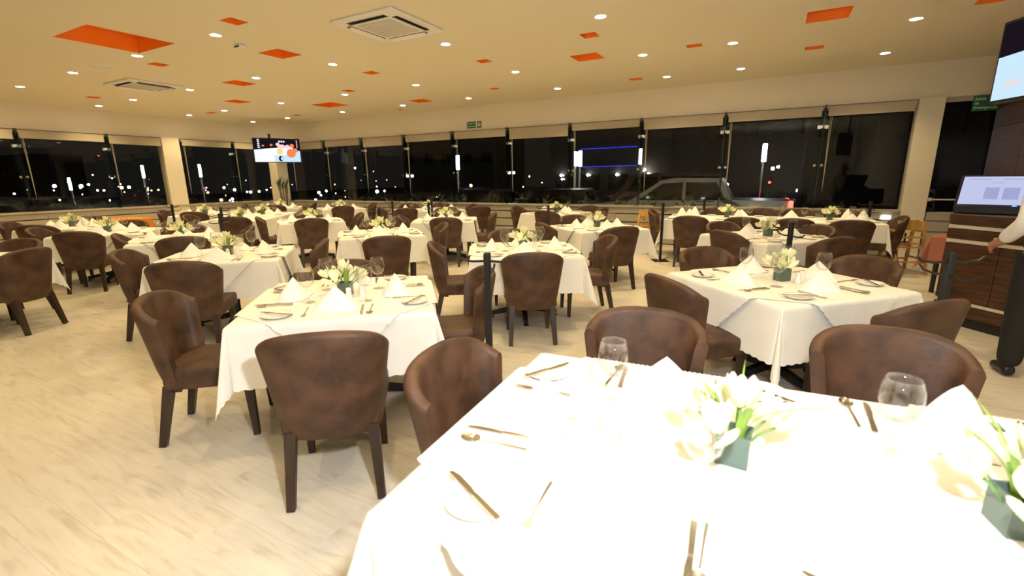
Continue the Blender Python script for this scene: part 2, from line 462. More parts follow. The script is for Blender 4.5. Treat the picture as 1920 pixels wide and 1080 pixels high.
PL_ = lambda a: Matrix.Translation((XL, a, 0)) @ Matrix.Rotation(PI/2, 4, 'Z')
for i in range(len(MULL_B)-1):
    w, _ = bay(MULL_B[i], MULL_B[i+1], 'back', DROP_B[i], PB)
    if 0 < i: fin(PB, MULL_B[i], w)
for i in range(len(MULL_L)-1):
    if i == 5: continue
    w, _ = bay(MULL_L[i], MULL_L[i+1], 'left', DROP_L[i], PL_)
    if i not in (0, 6): fin(PL_, MULL_L[i], w)
# glass door with a push bar
dr = struct('door_1', None)
ob('pane', MB().box(((XD0+XR)/2, YB+.05, (HEAD+.84)/2), (XR-XD0-.03, .012, HEAD-.84)).mesh('pane', m_pane), dr)
ob('door_frame', MB().box(((XD0+XR)/2, YB+.05, HEAD-.04), (XR-XD0, .07, .08)).mesh('door_frame', m_board), dr)
ob('push_bar', MB().tube([(XD0+.02, YB-.06, 1.045), (XR-.05, YB-.06, 1.045)], .014, 8).mesh('push_bar', m_strip, True, 40), dr)
for x in (XD0+.03, XR-.06): ob('bar_bracket', MB().rbox((x, YB-.02, 1.045), (.05, .09, .06), .008, seg=1).mesh('bar_bracket', m_strip), dr)

# ------------------------------------------------------------------ ceiling fittings
def make_downlight():
    t = thing('downlight', '', 'ceiling light')
    kid('trim_ring', MB().lathe([(.062, .0), (.064, -.006), (.084, -.006), (.088, 0)], 20).mesh('trim_ring', m_white, True, 40), t)
    kid('lens', MB().lathe([(0, -.012), (.035, -.011), (.063, -.004)], 20).mesh('lens', m_lens, True), t)
    return t
DX = [-14.5, -12.85, -10.55, -8.4, -6.42, -4.18, -1.96, -.70, 1.32]
DY = [(3.95, 'nearest row'), (5.8, 'second row'), (7.85, 'third row'), (9.72, 'row along the back windows')]
KX = ['first', 'second', 'third', 'fourth', 'fifth', 'sixth', 'seventh', 'eighth', 'ninth']
dl0 = make_downlight(); first = True
for y, row in DY:
    for k, x in enumerate(DX):
        if y < 5 and k > 4: continue
        if y > 5 and y < 7 and k in (7, 8): continue
        lab = 'round recessed ceiling downlight, %s from the left wall in the %s' % (KX[k], row)
        if first: o = dl0; o.location = (x, y, ZC); o['label'] = lab; o['group'] = 'ceiling downlights'; first = False
        else: o = dup(dl0, (x, y, ZC), 0, lab, 'ceiling downlights')
        spot('downlight_beam', (x, y, ZC-.02), (0, 0, -1), DL_W, R(124), .6, DL_COL, .035)
for x, y in [(-4.18, 3.95), (-1.96, 3.95), (1.32, 3.95), (-14.5, 1.9), (-12.85, 1.9), (-10.55, 1.9), (-8.4, 1.9), (-6.42, 1.9), (-4.18, 1.9), (-1.96, 1.9), (.3, 1.9), (-6.42, 0), (-1.96, 0)]:
    spot('downlight_beam', (x, y, ZC-.02), (0, 0, -1), DL_W*(1 if y > 3 else .55), R(124), .6, DL_COL, .035)

def cassette(name, label, x, y):
    t = thing(name, label, 'air conditioner', (x, y, ZC))
    p = MB(); h = .475
    # frame with four outlet slots around the intake
    p.rbox((0, 0, -.018), (2*h, 2*h, .036), .012)
    ob('panel', p.mesh('panel', m_white), t)
    g = MB().rbox((0, 0, -.04), (.52, .52, .012), .004, seg=1)
    for k in range(11): g.box((0, -.24+k*.048, -.047), (.50, .010, .006))
    ob('intake_grille', g.mesh('intake_grille', m_grille), t)
    for k in range(4):
        M = Matrix.Rotation(k*PI/2, 4, 'Z')
        s = ob('outlet_slot', MB().box((0, .355, -.0375), (.58, .075, .004), M=M).mesh('outlet_slot', m_slot), t)
        ob('louvre', MB().box((0, 0, 0), (.56, .066, .005), M=M @ Matrix.Translation((0, .352, -.050)) @ Matrix.Rotation(R(-32), 4, 'X')).mesh('louvre', m_white), s)
    return t
cassette('ceiling_cassette', 'square white ceiling air conditioner above the middle tables, largest in view', -4.28, 4.78)
cassette('ceiling_cassette', 'smaller distant square white ceiling air conditioner towards the left windows', -10.74, 5.09)
t = thing('smoke_detector', 'small white sensor box on the ceiling between orange recesses', 'sensor', (-6.6, 4.38, ZC))
ob('housing', MB().rbox((0, 0, -.025), (.14, .10, .05), .012).mesh('housing', m_white), t)
ob('grille', MB().box((0, -.051, -.03), (.10, .004, .02)).mesh('grille', m_slot), t)
t = thing('ceiling_speaker', 'round flat white ceiling speaker left of the largest orange recess', 'speaker', (-9.61, 3.98, ZC))
ob('rim', MB().lathe([(.125, 0), (.13, -.012), (.15, -.010), (.155, 0)], 24).mesh('rim', m_white, True, 50), t)
ob('grille', MB().lathe([(0, -.006), (.125, -.006)], 24).mesh('grille', m_white), t)

# ------------------------------------------------------------------ chair
def chair_meshes():
    N = 30; T = .055
    def W(h): return .224+.080*h
    def yb(h): return -.245-.085*h
    def D(h): return .125+.050*h
    def plan(s, h, off=0.0):
        a = s*PI/2; e = .80
        def P(a):
            return Vector((W(h)*math.copysign(abs(math.sin(a))**e, a), yb(h)+D(h)*(1-abs(math.cos(a))**e)))
        p = P(a)
        if off:
            d = P(min(a+.03, PI/2)) - P(max(a-.03, -PI/2)); d.normalize()
            p = p + Vector((-d.y, d.x))*off
        return p
    V = []; F = []; rows = None
    for i in range(N+1):
        s = -1+2*i/N
        s = math.copysign(abs(s)**.9, s)
        q_ = abs(s); zt = .872-.10*q_**1.8; zb = .325
        ring = []
        for k in range(8):
            h = k/7; z = zb+(zt-T/2-zb)*h; hh = (z-.325)/.545
            tuck = .018*(1-min(1, k/1.5)) if k < 2 else 0
            p = plan(s, hh, tuck); ring.append((p.x, p.y, z))
        hh = (zt-T/2-.325)/.545
        for k in range(1, 6):
            a = PI*k/6
            p = plan(s, hh, T/2*(1-math.cos(a))); ring.append((p.x, p.y, zt-T/2+T/2*math.sin(a)))
        for k in range(6):
            z = (zt-T/2)+(.345-(zt-T/2))*k/5; hh = (z-.325)/.545
            p = plan(s, hh, T); ring.append((p.x, p.y, z))
        rows = len(ring); V += ring
    for i in range(N):
        for k in range(rows):
            F.append((i*rows+k, i*rows+(k+1) % rows, (i+1)*rows+(k+1) % rows, (i+1)*rows+k))
    F.append(tuple(range(rows))); F.append(tuple(reversed(range(N*rows, (N+1)*rows))))
    mb = MB(); mb.add(V, F)
    back = mb.mesh('backrest', m_leath, True, 55)
    bm = bmesh.new(); bmesh.ops.create_cube(bm, size=1)
    bmesh.ops.subdivide_edges(bm, edges=bm.edges[:], cuts=3, use_grid_fill=True)
    for v in bm.verts:
        x, y, z = v.co
        crown = .022*(1-(2*x)**2)*(1-(2*y)**2) if z > .4 else 0
        w = .455+.04*(y+.5)
        v.co = Vector((x*w, .035+y*.475, .405+z*.125+crown))
    es = [e for e in bm.edges if len(e.link_faces) == 2 and e.calc_face_angle() > .8]
    bmesh.ops.bevel(bm, geom=es, offset=.022, segments=3, profile=.5, affect='EDGES')
    bm.verts.index_update()
    s = MB(); s.add([v.co for v in bm.verts], [[v.index for v in f.verts] for f in bm.faces]); bm.free()
    seat = s.mesh('seat', m_leath, True, 50)
    legs = []
    for sx in (-1, 1):
        legs.append(MB().bar((sx*.195, .225, .36), (sx*.20, .235, 0), .024, .016).mesh('leg', m_leg))
        legs.append(MB().bar((sx*.185, -.185, .36), (sx*.205, -.262, 0), .026, .018).mesh('leg', m_leg))
    return back, seat, legs
CH = chair_meshes()
def make_chair():
    t = thing('tub_chair', '', 'chair')
    kid('backrest', CH[0], t); kid('seat', CH[1], t)
    for l in CH[2]: kid('leg', l, t)
    return t

# ------------------------------------------------------------------ tables and cloths
def drape(a, b, hx, hy, diamond=None, lift=0.0, seed=0, n=120, z=.75, off=0.0):
    """cloth lying on a 2a x 2b top; overhang follows the edge and folds into a point at each corner"""
    r = random.Random(seed); ph = [r.uniform(0, 6.3) for _ in range(8)]
    kk = [r.uniform(.20, .34) for _ in range(4)]
    def P(u, v):
        ex, ey = max(abs(u)-a, 0), max(abs(v)-b, 0); sx, sy = (1 if u > 0 else -1), (1 if v > 0 else -1)
        x, y = max(-a, min(a, u)), max(-b, min(b, v))
        rr = math.hypot(ex, ey)
        if rr == 0: return (u, v, z+lift)
        rd = .012                                   # soft edge
        if ex > 0 and ey > 0:
            f = math.atan2(ey, ex); q = kk[(sx > 0)*2+(sy > 0)]
            k = .05 + (q-.05)*max(0, math.cos((f-PI/4)*2))**3
            k -= .06*math.exp(-((abs(f-PI/4)-.5)/.16)**2)
            dx, dy = math.cos(f)*sx, math.sin(f)*sy
        else:
            w = v if ex > 0 else u; s = (0 if sx > 0 else 1) if ex > 0 else (2 if sy > 0 else 3)
            k = .05 + .022*math.sin(w*9+ph[s]) + .014*math.sin(w*17+ph[s+4])
            dx, dy = (sx, 0) if ex > 0 else (0, sy)
        k = max(k, .005)
        h = k*rr + rd*min(1, rr/.02) + lift*1.5
        dz = math.sqrt(max(0, 1-k*k))*rr
        dz = dz - .006*min(1, rr/.02)
        return (x+dx*h, y+dy*h, z+lift-max(0, dz))
    def edge(w, L):                                # scalloped hem
        return .011*abs(math.sin(PI*w/.062))
    V = []; F = []
    for j in range(n+1):
        for i in range(n+1):
            fu, fv = -1+2*i/n, -1+2*j/n
            if diamond:
                u, v = fu*diamond, fv*diamond
                if i in (0, n): u += math.copysign(edge(v, 0), u)
                if j in (0, n): v += math.copysign(edge(u, 0), v)
                c = math.sqrt(.5); u, v = (u-v)*c+off, (u+v)*c
            else:
                u, v = fu*hx, fv*hy
                if i in (0, n): u += math.copysign(edge(v, 0), u)
                if j in (0, n): v += math.copysign(edge(u, 0), v)
            V.append(P(u, v))
    for j in range(n):
        for i in range(n):
            F.append((j*(n+1)+i, j*(n+1)+i+1, (j+1)*(n+1)+i+1, (j+1)*(n+1)+i))
    return MB().add(V, F).mesh('tablecloth', m_cloth, True, None, fix=False)
TA = .55; DROP = .36
CLOTH = [drape(TA, TA, TA+DROP, TA+DROP, seed=k) for k in range(3)]
TOPPER = [drape(TA+.016, TA+.016, 0, 0, diamond=.90*math.sqrt(.5)*1.0, lift=.0035, seed=k, n=100) for k in range(3)]
def table_meshes(a, b):
    top = MB().rbox((0, 0, .728), (2*a-.004, 2*b-.004, .035), .006, seg=1).mesh('tabletop', m_leg)
    col = MB().lathe([(.20, .705), (.20, .71), (.04, .70), (.04, .12), (.055, .10), (.055, .07), (0, .07)], 14).mesh('column', m_black, True, 40)
    ft = []
    for k in range(4):
        c, s = math.cos(k*PI/2), math.sin(k*PI/2)
        f = MB().bar((c*.04, s*.04, .105), (c*.37, s*.37, .045), .028, .02)
        f.lathe([(.012, .045), (.012, .018), (.026, .014), (.026, 0), (0, 0)], 10, M=Matrix.Translation((c*.355, s*.355, 0)))
        ft.append(f.mesh('foot', m_black))
    return top, col, ft
TM = table_meshes(TA, TA)

# ------------------------------------------------------------------ table ware meshes
PLATE = MB().lathe([(0, .008), (.055, .008), (.062, .010), (.083, .018), (.085, .0165), (.062, .003), (.05, 0), (0, 0)], 28).mesh('bread_plate', m_china, True, 60)
def napkin_mesh(kind):
    V = []; F = []; n = 12; L = 8
    H = (.138, .175, .125)[kind]; wx = (.135, .10, .15)[kind]; wy = (.085, .09, .07)[kind]
    for k in range(L+1):
        t = k/L; sc = (1-t)**(.95 if kind != 1 else .72)
        for i in range(n):
            a = 2*PI*i/n
            c, s = math.cos(a), math.sin(a)
            e = .55 if kind != 1 else .9
            x = wx*sc*math.copysign(abs(c)**e, c)*1.0; y = wy*sc*math.copysign(abs(s)**(e+.3), s)
            if abs(c) < .1 and s < 0: y *= 1.28             # front pleat
            V.append((x, y-.012*t*t, H*t*(1 if kind != 1 else (1-.0*t))))
    for k in range(L):
        for i in range(n): F.append((k*n+i, k*n+(i+1) % n, (k+1)*n+(i+1) % n, (k+1)*n+i))
    F.append(tuple(range(n)))
    # turned-back flap
    o = len(V)
    V += [(-wx*1.04, -wy*.15, .0), (wx*1.04, -wy*.15, .0), (wx*.75, -wy*1.15, .003), (-wx*.75, -wy*1.15, .003), (0, -wy*.55, H*.5)]
    F += [(o, o+3, o+4), (o+3, o+2, o+4), (o+2, o+1, o+4)]
    return MB().add(V, F).mesh('napkin', m_napkin, True, 38)
NAP = [napkin_mesh(k) for k in range(3)]
GP = [(.005, .098), (.025, .103), (.042, .126), (.050, .158), (.048, .190), (.041, .220), (.0395, .220), (.0465, .190), (.0485, .158), (.0405, .128), (.023, .106), (0, .104)]
GB = MB().lathe(GP, 20).mesh('bowl', m_glass, True)
GS = MB().lathe([(.014, .004), (.007, .014), (.0055, .05), (.006, .09), (.014, .1)], 12).mesh('stem', m_glass, True)
GF = MB().lathe([(0, .003), (.041, .003), (.042, .0015), (.041, 0), (0, 0)], 20).mesh('foot', m_glass, True, 50)
def one_goblet():
    mb = MB().lathe(GP, 14)
    mb.lathe([(.041, 0), (.041, .003), (.014, .005), (.007, .014), (.0055, .05), (.006, .098)], 10)
    return mb.mesh('goblet', m_glass, True)
GALL = one_goblet()
def knife_mesh():
    mb = MB().prism([(-.008, -.105), (.008, -.105), (.0065, 0), (-.0065, 0)], .001, .006)
    mb.prism([(-.0065, 0), (.0065, 0), (.010, .03), (.0105, .085), (.004, .112), (-.0065, .115)], .002, .0035)
    return mb.mesh('knife', m_steel)
def spoon_mesh():
    mb = MB().tube([(0, -.10, .003), (0, -.02, .006), (0, .045, .005)], [.0055, .0035, .0035], 6)
    V = []; F = []; n = 14
    for k, (rr, z) in enumerate(((1.0, .009), (.75, .004), (.4, .0015), (0.02, .001))):
        for i in range(n):
            a = 2*PI*i/n; V.append((.020*rr*math.cos(a), .075+.031*rr*math.sin(a), z))
    for k in range(3):
        for i in range(n): F.append((k*n+i, k*n+(i+1) % n, (k+1)*n+(i+1) % n, (k+1)*n+i))
    return mb.add(V, F).mesh('spoon', m_steel, True, 60)
def fork_mesh():
    mb = MB().tube([(0, -.10, .003), (0, -.02, .006), (0, .04, .005)], [.0055, .0035, .0035], 6)
    mb.prism([(-.004, .038), (.004, .038), (.0115, .055), (.0115, .07), (-.0115, .07), (-.0115, .055)], .003, .0055)
    for k in range(4): mb.bar((-.0095+k*.00633, .069, .0043), (-.0095+k*.00633, .108, .006), .0017, .001)
    return mb.mesh('fork', m_steel)
KNIFE, SPOON, FORK = knife_mesh(), spoon_mesh(), fork_mesh()
SHAKER = MB().lathe([(0, 0), (.02, 0), (.021, .01), (.016, .05), (.017, .062), (.013, .072), (0, .075)], 14).mesh('shaker', m_china, True, 60)

def tulip_mesh(op):
    mb = MB()
    for k in range(6):
        a0 = 2*PI*k/6+(.5 if k % 2 else 0); V = []; F = []; nu, nv = 4, 5
        for j in range(nv+1):
            t = j/nv; rad = .014+.022*math.sin(t*PI*.62)*(1+op*t)+(op*.018*t*t); z = .068*t-.008*op*t*t
            wd = 1.05*min(1, .45+2.2*t)*(1-.8*t**3.5)
            for i in range(nu+1):
                q = (i/nu-.5)*wd; a = a0+q*1.1
                V.append(((rad-(k % 2)*.002)*math.cos(a), (rad-(k % 2)*.002)*math.sin(a), z-.003*abs(q)))
        for j in range(nv):
            for i in range(nu): F.append((j*(nu+1)+i, j*(nu+1)+i+1, (j+1)*(nu+1)+i+1, (j+1)*(nu+1)+i))
        mb.add(V, F)
    return mb.mesh('flower', m_petal, True, None, fix=False)
TULIP = [tulip_mesh(.1), tulip_mesh(.9)]
def blade_mesh(L, w, bend):
    V = []; F = []; n = 6
    for k in range(n+1):
        t = k/n; x = bend*L*t*t; z = L*(t-.25*bend*t*t); ww = w*math.sin(PI*(.15+.85*t))**.8+.0004
        V += [(x, -ww, z), (x+.002, 0, z-.002), (x, ww, z)]
    for k in range(n):
        F += [(k*3, k*3+1, k*3+4, k*3+3), (k*3+1, k*3+2, k*3+5, k*3+4)]
    return MB().add(V, F).mesh('leaf', m_leaf, True, None, fix=False)
BLADE = [blade_mesh(.16, .008, .55), blade_mesh(.13, .011, .3), blade_mesh(.19, .004, .9)]
def make_vase(seed):
    r = random.Random(seed)
    t = thing('flower_vase', '', 'flower vase')
    v = MB(); h, w = .10, .044
    V = []; h, w = .088, .040
    for z, q in ((0, w), (h, w), (h, w-.005), (.012, w-.005)):
        for sx, sy in ((-1, -1), (1, -1), (1, 1), (-1, 1)): V.append((sx*q, sy*q, z))
    F = [(3, 2, 1, 0)]+[(k*4+i, k*4+(i+1) % 4, k*4+4+(i+1) % 4, k*4+4+i) for k in range(3) for i in range(4)]+[(12, 13, 14, 15)]
    v.add(V, F)
    kid('container', v.mesh('container', m_vase), t)
    for k in range(9):
        a = 2*PI*k/9+r.uniform(-.3, .3); q = r.uniform(.045, .105) if k < 7 else r.uniform(0, .03); hh = r.uniform(.125, .165) - q*.35 + (.03 if k >= 7 else 0)
        p0 = Vector((.012*math.cos(a), .012*math.sin(a), .02)); p1 = Vector((q*math.cos(a), q*math.sin(a), hh))
        f = kid('flower', TULIP[1 if k in (2, 6) else 0], t, p1)
        tilt = min(.9, q*7)
        f.rotation_euler = (Vector((math.cos(a)*tilt, math.sin(a)*tilt, 1))).to_track_quat('Z', 'Y').to_euler()
        mi = f.rotation_euler.to_matrix().to_4x4().inverted()
        pts = [mi @ (p0.lerp(p1, s) + Vector((0, 0, .015*math.sin(s*PI))) - p1) for s in (0, .5, 1)]
        kid('stem', MB().tube(pts, .0035, 5).mesh('stem', m_stem, True), f)
    for k in range(8):
        a = r.uniform(0, 6.28)
        l = kid('leaf', BLADE[k % 3], t, (.02*math.cos(a), .02*math.sin(a), .07)); l.rotation_euler = (0, 0, a)
    return t

# ------------------------------------------------------------------ the tables of the room
# key: (x, y, turn, phrase, detail level)
TABLES = {
 'T1': (.31, 1.30, 4, 'long bright front table', 2),
 'T2': (-2.43, 2.13, 41, 'second-row table left of centre', 2), 'T4': (.12, 3.85, 45, 'second-row table on the right', 2),
 'T3': (-4.98, 2.87, 45, 'third-row table by the left aisle', 2), 'T5': (-2.31, 4.47, 32, 'table in the middle of the room', 2),
 'T6': (-4.93, 5.05, 48, 'table left of the middle table', 2), 'T8': (-2.33, 7.0, 48, 'table behind the middle table', 2),
 'T11': (0.0, 6.68, 45, 'table before the long window table', 2),
 'T7': (-5.43, 7.3, 30, 'table before the exit sign', 1), 'T9': (-4.15, 9.65, -10, 'small window table', 1),
 'T10': (-.07, 9.45, 3, 'long window table on the right', 1),
 'T12': (-7.14, 3.5, 60, 'table behind the left aisle table', 1), 'T13': (-9.15, 3.45, 50, 'left table with a long draped corner', 1),
 'T14': (-11.0, 3.65, 45, 'table near the left windows', 1), 'T15': (-7.4, 1.36, 29, 'table cut by the left edge', 1),
 'T16a': (-9.55, 5.85, 38, 'near half of the joined tables', 1), 'T16b': (-10.37, 6.9, 38, 'far half of the joined tables', 1),
 'T17': (-7.8, 6.15, 55, 'table right of the joined tables', 1), 'T18': (-11.9, 6.45, 40, 'table beside the left pillar', 1),
 'T19': (-12.65, 9.0, 45, 'corner table under the television', 1), 'T20': (-10.5, 9.3, 57, 'window table right of the television', 1),
 'T21': (-7.66, 9.6, 50, 'window table under the exit sign', 1),
}
def side_word(dx, dy, x, y):
    """where a point lies of its table as one sees it from the camera"""
    f = Vector((x, y)).normalized(); r = Vector((f.y, -f.x)); d = Vector((dx, dy)).normalized()
    a = math.degrees(math.atan2(d.dot(r), d.dot(f))) % 360
    return ['far', 'far right', 'right', 'near right', 'near', 'near left', 'left', 'far left'][int((a+22.5)//45) % 8]
USED = {}
def uniq(lab):
    n = USED.get(lab, 0); USED[lab] = n+1
    return lab if n == 0 else None
VASES = None
def first_or_dup(cache, key, maker, loc, rz, label, group):
    if key not in cache:
        o = maker(); cache[key] = o; o.location = loc; o.rotation_euler = (0, 0, rz); o['label'] = label; o['group'] = group
        return o
    return dup(cache[key], loc, rz, label, group)
CACHE = {}
def simple(name, me, label, cat, group, loc, rz):
    o = ob(name, me, None, loc, rz); tag(o, label, cat, group); return o
def make_table():
    t = thing('dining_table', '', 'table')
    kid('tabletop', TM[0], t); kid('column', TM[1], t)
    for f in TM[2]: kid('foot', f, t)
    return t
def make_goblet():
    t = thing('goblet', '', 'glass'); kid('bowl', GB, t); kid('stem', GS, t); kid('foot', GF, t); return t
ORD = ['first', 'second', 'third', 'fourth']
TOPPED = ('T7', 'T12', 'T13', 'T17')
for i, (key, (x, y, dg, ph, lv)) in enumerate(TABLES.items()):
    th = R(dg); c, s = math.cos(th), math.sin(th)
    Wd = lambda u, v: (x+u*c-v*s, y+u*s+v*c)
    HL = {'T1': 1.1, 'T10': 1.63, 'T21': .8}.get(key, TA)
    lt = 'black pedestal table under the cloth, ' + ph; lc = 'white scalloped tablecloth on the ' + ph
    topped = lv == 2 or key in TOPPED
    if HL > TA:
        t = thing('dining_table', lt, 'table', (x, y, 0), th, 'dining tables')
        top, col, ft = table_meshes(HL, TA)
        ob('tabletop', top, t)
        for q in ((-.55, .55) if key == 'T1' else ((-1.08, 0, 1.08) if key == 'T10' else (0,))):
            ob('column', col, t, (q, 0, 0))
            for f in ft: ob('foot', f, t, (q, 0, 0))
        simple('tablecloth', drape(HL, TA, HL+DROP, TA+DROP, seed=5+i, n=150), lc, 'tablecloth', 'white tablecloths', (x, y, 0), th)
        if key == 'T1':
            for q, w in ((-.55, 'left'), (.55, 'right')):
                simple('table_topper', drape(HL+.016, TA+.016, 0, 0, diamond=.90*math.sqrt(.5), lift=.0035+(q > 0)*.0015, seed=5+i, n=100, off=q), 'white diagonal overlay cloth on the %s half of the %s' % (w, ph), 'overlay cloth', 'diagonal overlay cloths', (x, y, 0), th)
    else:
        t = first_or_dup(CACHE, 'table', make_table, (x, y, 0), th, lt, 'dining tables')
        simple('tablecloth', CLOTH[i % 3], lc, 'tablecloth', 'white tablecloths', (x, y, 0), th)
        if topped: simple('table_topper', TOPPER[i % 3], 'white diagonal overlay cloth on the ' + ph, 'overlay cloth', 'diagonal overlay cloths', (x, y, .0), th)
    zt = (.756 if key == 'T1' else .7545) if topped else .751
    g = random.Random(i*13+1)
    spots = {'T1': [(-.335, -.01, 'left '), (.215, -.05, 'right ')], 'T10': [(-.62, .12, 'left '), (.95, .0, 'right ')]}.get(key, [(0, 0, '')])
    for q, (u, v, w) in enumerate(spots):
        vx, vy = Wd(u, v)
        first_or_dup(CACHE, 'vase%d' % ((i+q) % 3), lambda: make_vase(i), (vx, vy, zt), th+g.uniform(-.2, .2), '%sglass cube of white tulips, %s' % (w, ph), 'tulip vases')
        if lv == 2 and q == 0:
            for e, w in ((1, 'first'), (-1, 'second')):
                px, py = (vx+.11+e*.012, vy-.02+e*.045)
                if key == 'T1': px, py = vx-.30+e*.035, vy-.06-e*.02
                simple('shaker', SHAKER, 'small white shaker beside the vase, %s one, %s' % ('farther' if e > 0 else 'nearer', ph), 'shaker', 'salt and pepper shakers', (px, py, zt), 0)
    # places: (outward angle, offset along the edge, distance from centre line to the edge)
    places = []
    if HL == TA or key == 'T21':
        for k in range(4): places.append((th+k*PI/2, 0.0, TA if k % 2 or HL == TA else HL, ''))
    else:
        n = {'T1': 2, 'T10': 4}[key]
        for k in (1, 3):
            for q in range(n):
                off = (q-(n-1)/2)*2*HL/n if key == 'T10' else (-.57, .20)[q]
                places.append((th+k*PI/2, off if k == 1 else -off, TA, ORD[q]+' '))
        places.append((th+PI, 0.0, HL, ''))
        if key == 'T10': places.append((th, 0.0, HL, ''))
    for a, off, dist, w in places:
        n_ = Vector((math.cos(a), math.sin(a))); rgt = Vector((-n_.y, n_.x))     # diner looks along -n_, right hand along rgt
        sw = w + side_word(n_.x, n_.y, x, y)
        if (key, round(math.degrees(a-th))) in (('T16a', 90), ('T16b', 270)): continue
        rz = a + PI/2
        def put(u, v, jit=.012):
            q = off if abs(math.sin(a-th)) < .5 else (-off if math.sin(a-th) < 0 else off)
            p = Vector((x, y)) + n_*(u-TA+dist+g.uniform(-jit, jit)) + rgt*(v-off+g.uniform(-jit, jit)); return (p.x, p.y, zt)
        simple('bread_plate', PLATE, 'white bread plate, %s place, %s' % (sw, ph), 'plate', 'bread plates', put(.44, -.32), 0)
        kind = 1 if key == 'T10' and g.random() < .5 or (key == 'T1' and w.startswith('second') and 'far' in sw) else (2 if g.random() < .25 else 0)
        simple('napkin', NAP[kind], 'white standing folded napkin, %s place, %s' % (sw, ph), 'napkin', 'folded napkins', put(.34, -.02), rz+PI+g.uniform(-.25, .25))
        gl = 'stemmed clear goblet, %s place, %s' % (sw, ph)
        if lv == 2: first_or_dup(CACHE, 'goblet', make_goblet, put(.20, .15), 0, gl, 'clear goblets')
        else: simple('goblet', GALL, gl, 'glass', 'clear goblets', put(.20, .15), 0)
        if lv == 2:
            b = put(.44, -.32, .0); simple('butter_knife', KNIFE, 'butter knife across the bread plate, %s place, %s' % (sw, ph), 'knife', 'butter knives', (b[0], b[1], zt+.0175), rz+PI/3)
            simple('fork', FORK, 'steel fork, %s place, %s' % (sw, ph), 'fork', 'steel forks', put(.40, -.17), rz+PI+g.uniform(-.1, .1))
            simple('knife', KNIFE, 'steel knife, %s place, %s' % (sw, ph), 'knife', 'steel knives', put(.40, .15), rz+PI+g.uniform(-.1, .1))
            simple('spoon', SPOON, 'steel spoon, %s place, %s' % (sw, ph), 'spoon', 'steel spoons', put(.40, .19), rz+PI+g.uniform(-.1, .1))

# ------------------------------------------------------------------ chairs: table key, top of the backrest, optional facing
CHAIRS = [
 ('T1', -1.12, 1.36), ('T1', -.48, 2.31), ('T1', .48, 2.45),
 ('T2', -1.63, 1.25), ('T2', -3.16, 1.28), ('T2', -1.74, 2.89), ('T2', -3.03, 2.7),
 ('T3', -4.22, 1.99), ('T3', -5.55, 2.1), ('T3', -4.3, 3.6),
 ('T4', -.6, 3.06), ('T4', -.55, 4.6), ('T4', .77, 4.58), ('T4', .85, 3.06),
 ('T5', -1.76, 3.61), ('T5', -1.49, 5.14), ('T5', -3.09, 3.82), ('T5', -2.95, 5.3),
 ('T6', -3.85, 4.05), ('T6', -4.21, 5.72), ('T6', -5.66, 5.72),
 ('T7', -4.81, 6.45), ('T7', -6.0, 6.6), ('T7', -4.58, 7.8), ('T7', -5.9, 8.15),
 ('T8', -1.64, 6.08), ('T8', -2.95, 6.2), ('T8', -3.05, 7.76),
 ('T9', -3.95, 8.55), ('T9', -5.15, 9.55), ('T9', -4.45, 10.6), ('T9', -3.65, 10.5), ('T9', -3.05, 9.75),
 ('T10', -1.14, 8.12), ('T10', -.37, 8.15), ('T10', .33, 8.12), ('T10', 1.05, 8.1), ('T10', 1.85, 9.2), ('T10', -2.12, 9.55),
 ('T10', -.98, 10.6), ('T10', -.15, 10.6), ('T10', .45, 10.58), ('T10', 1.15, 10.6),
 ('T11', -.65, 7.33), ('T11', -.5, 6.05), ('T11', .62, 7.25), ('T11', .7, 5.85),
 ('T12', -6.14, 3.01), ('T12', -7.37, 2.8), ('T12', -6.7, 4.3), ('T12', -7.95, 4.0),
 ('T13', -8.26, 2.72), ('T13', -8.5, 4.15), ('T13', -9.7, 2.7), ('T13', -9.9, 4.1),
 ('T14', -10.3, 2.9), ('T14', -11.7, 2.95), ('T14', -11.75, 4.3),
 ('T15', -6.55, 1.83), ('T15', -7.85, 2.15),
 ('T16a', -8.75, 5.2), ('T16a', -10.35, 5.2), ('T16b', -10.95, 7.5), ('T16b', -9.45, 7.35),
 ('T17', -6.95, 5.5), ('T17', -8.3, 5.35), ('T17', -8.6, 6.75), ('T17', -7.2, 6.95),
 ('T18', -11.15, 5.75), ('T18', -12.6, 5.8), ('T18', -11.15, 7.05),
 ('T19', -11.95, 8.3), ('T19', -13.35, 8.3), ('T19', -11.95, 9.7),
 ('T20', -9.6, 8.6), ('T20', -11.05, 8.5), ('T20', -9.95, 10.1),
 ('T21', -8.5, 8.7), ('T21', -7.3, 8.35), ('T21', -6.6, 8.95), ('T21', -8.75, 10.1), ('T21', -8.0, 10.55), ('T21', -6.75, 10.4), ('T21', -5.95, 9.4, 140),
]
CH_LOOK = {0: 'worn brown suede tub chair', 1: 'shiny brown tub chair', 2: 'shiny brown tub chair'}
seen = {}
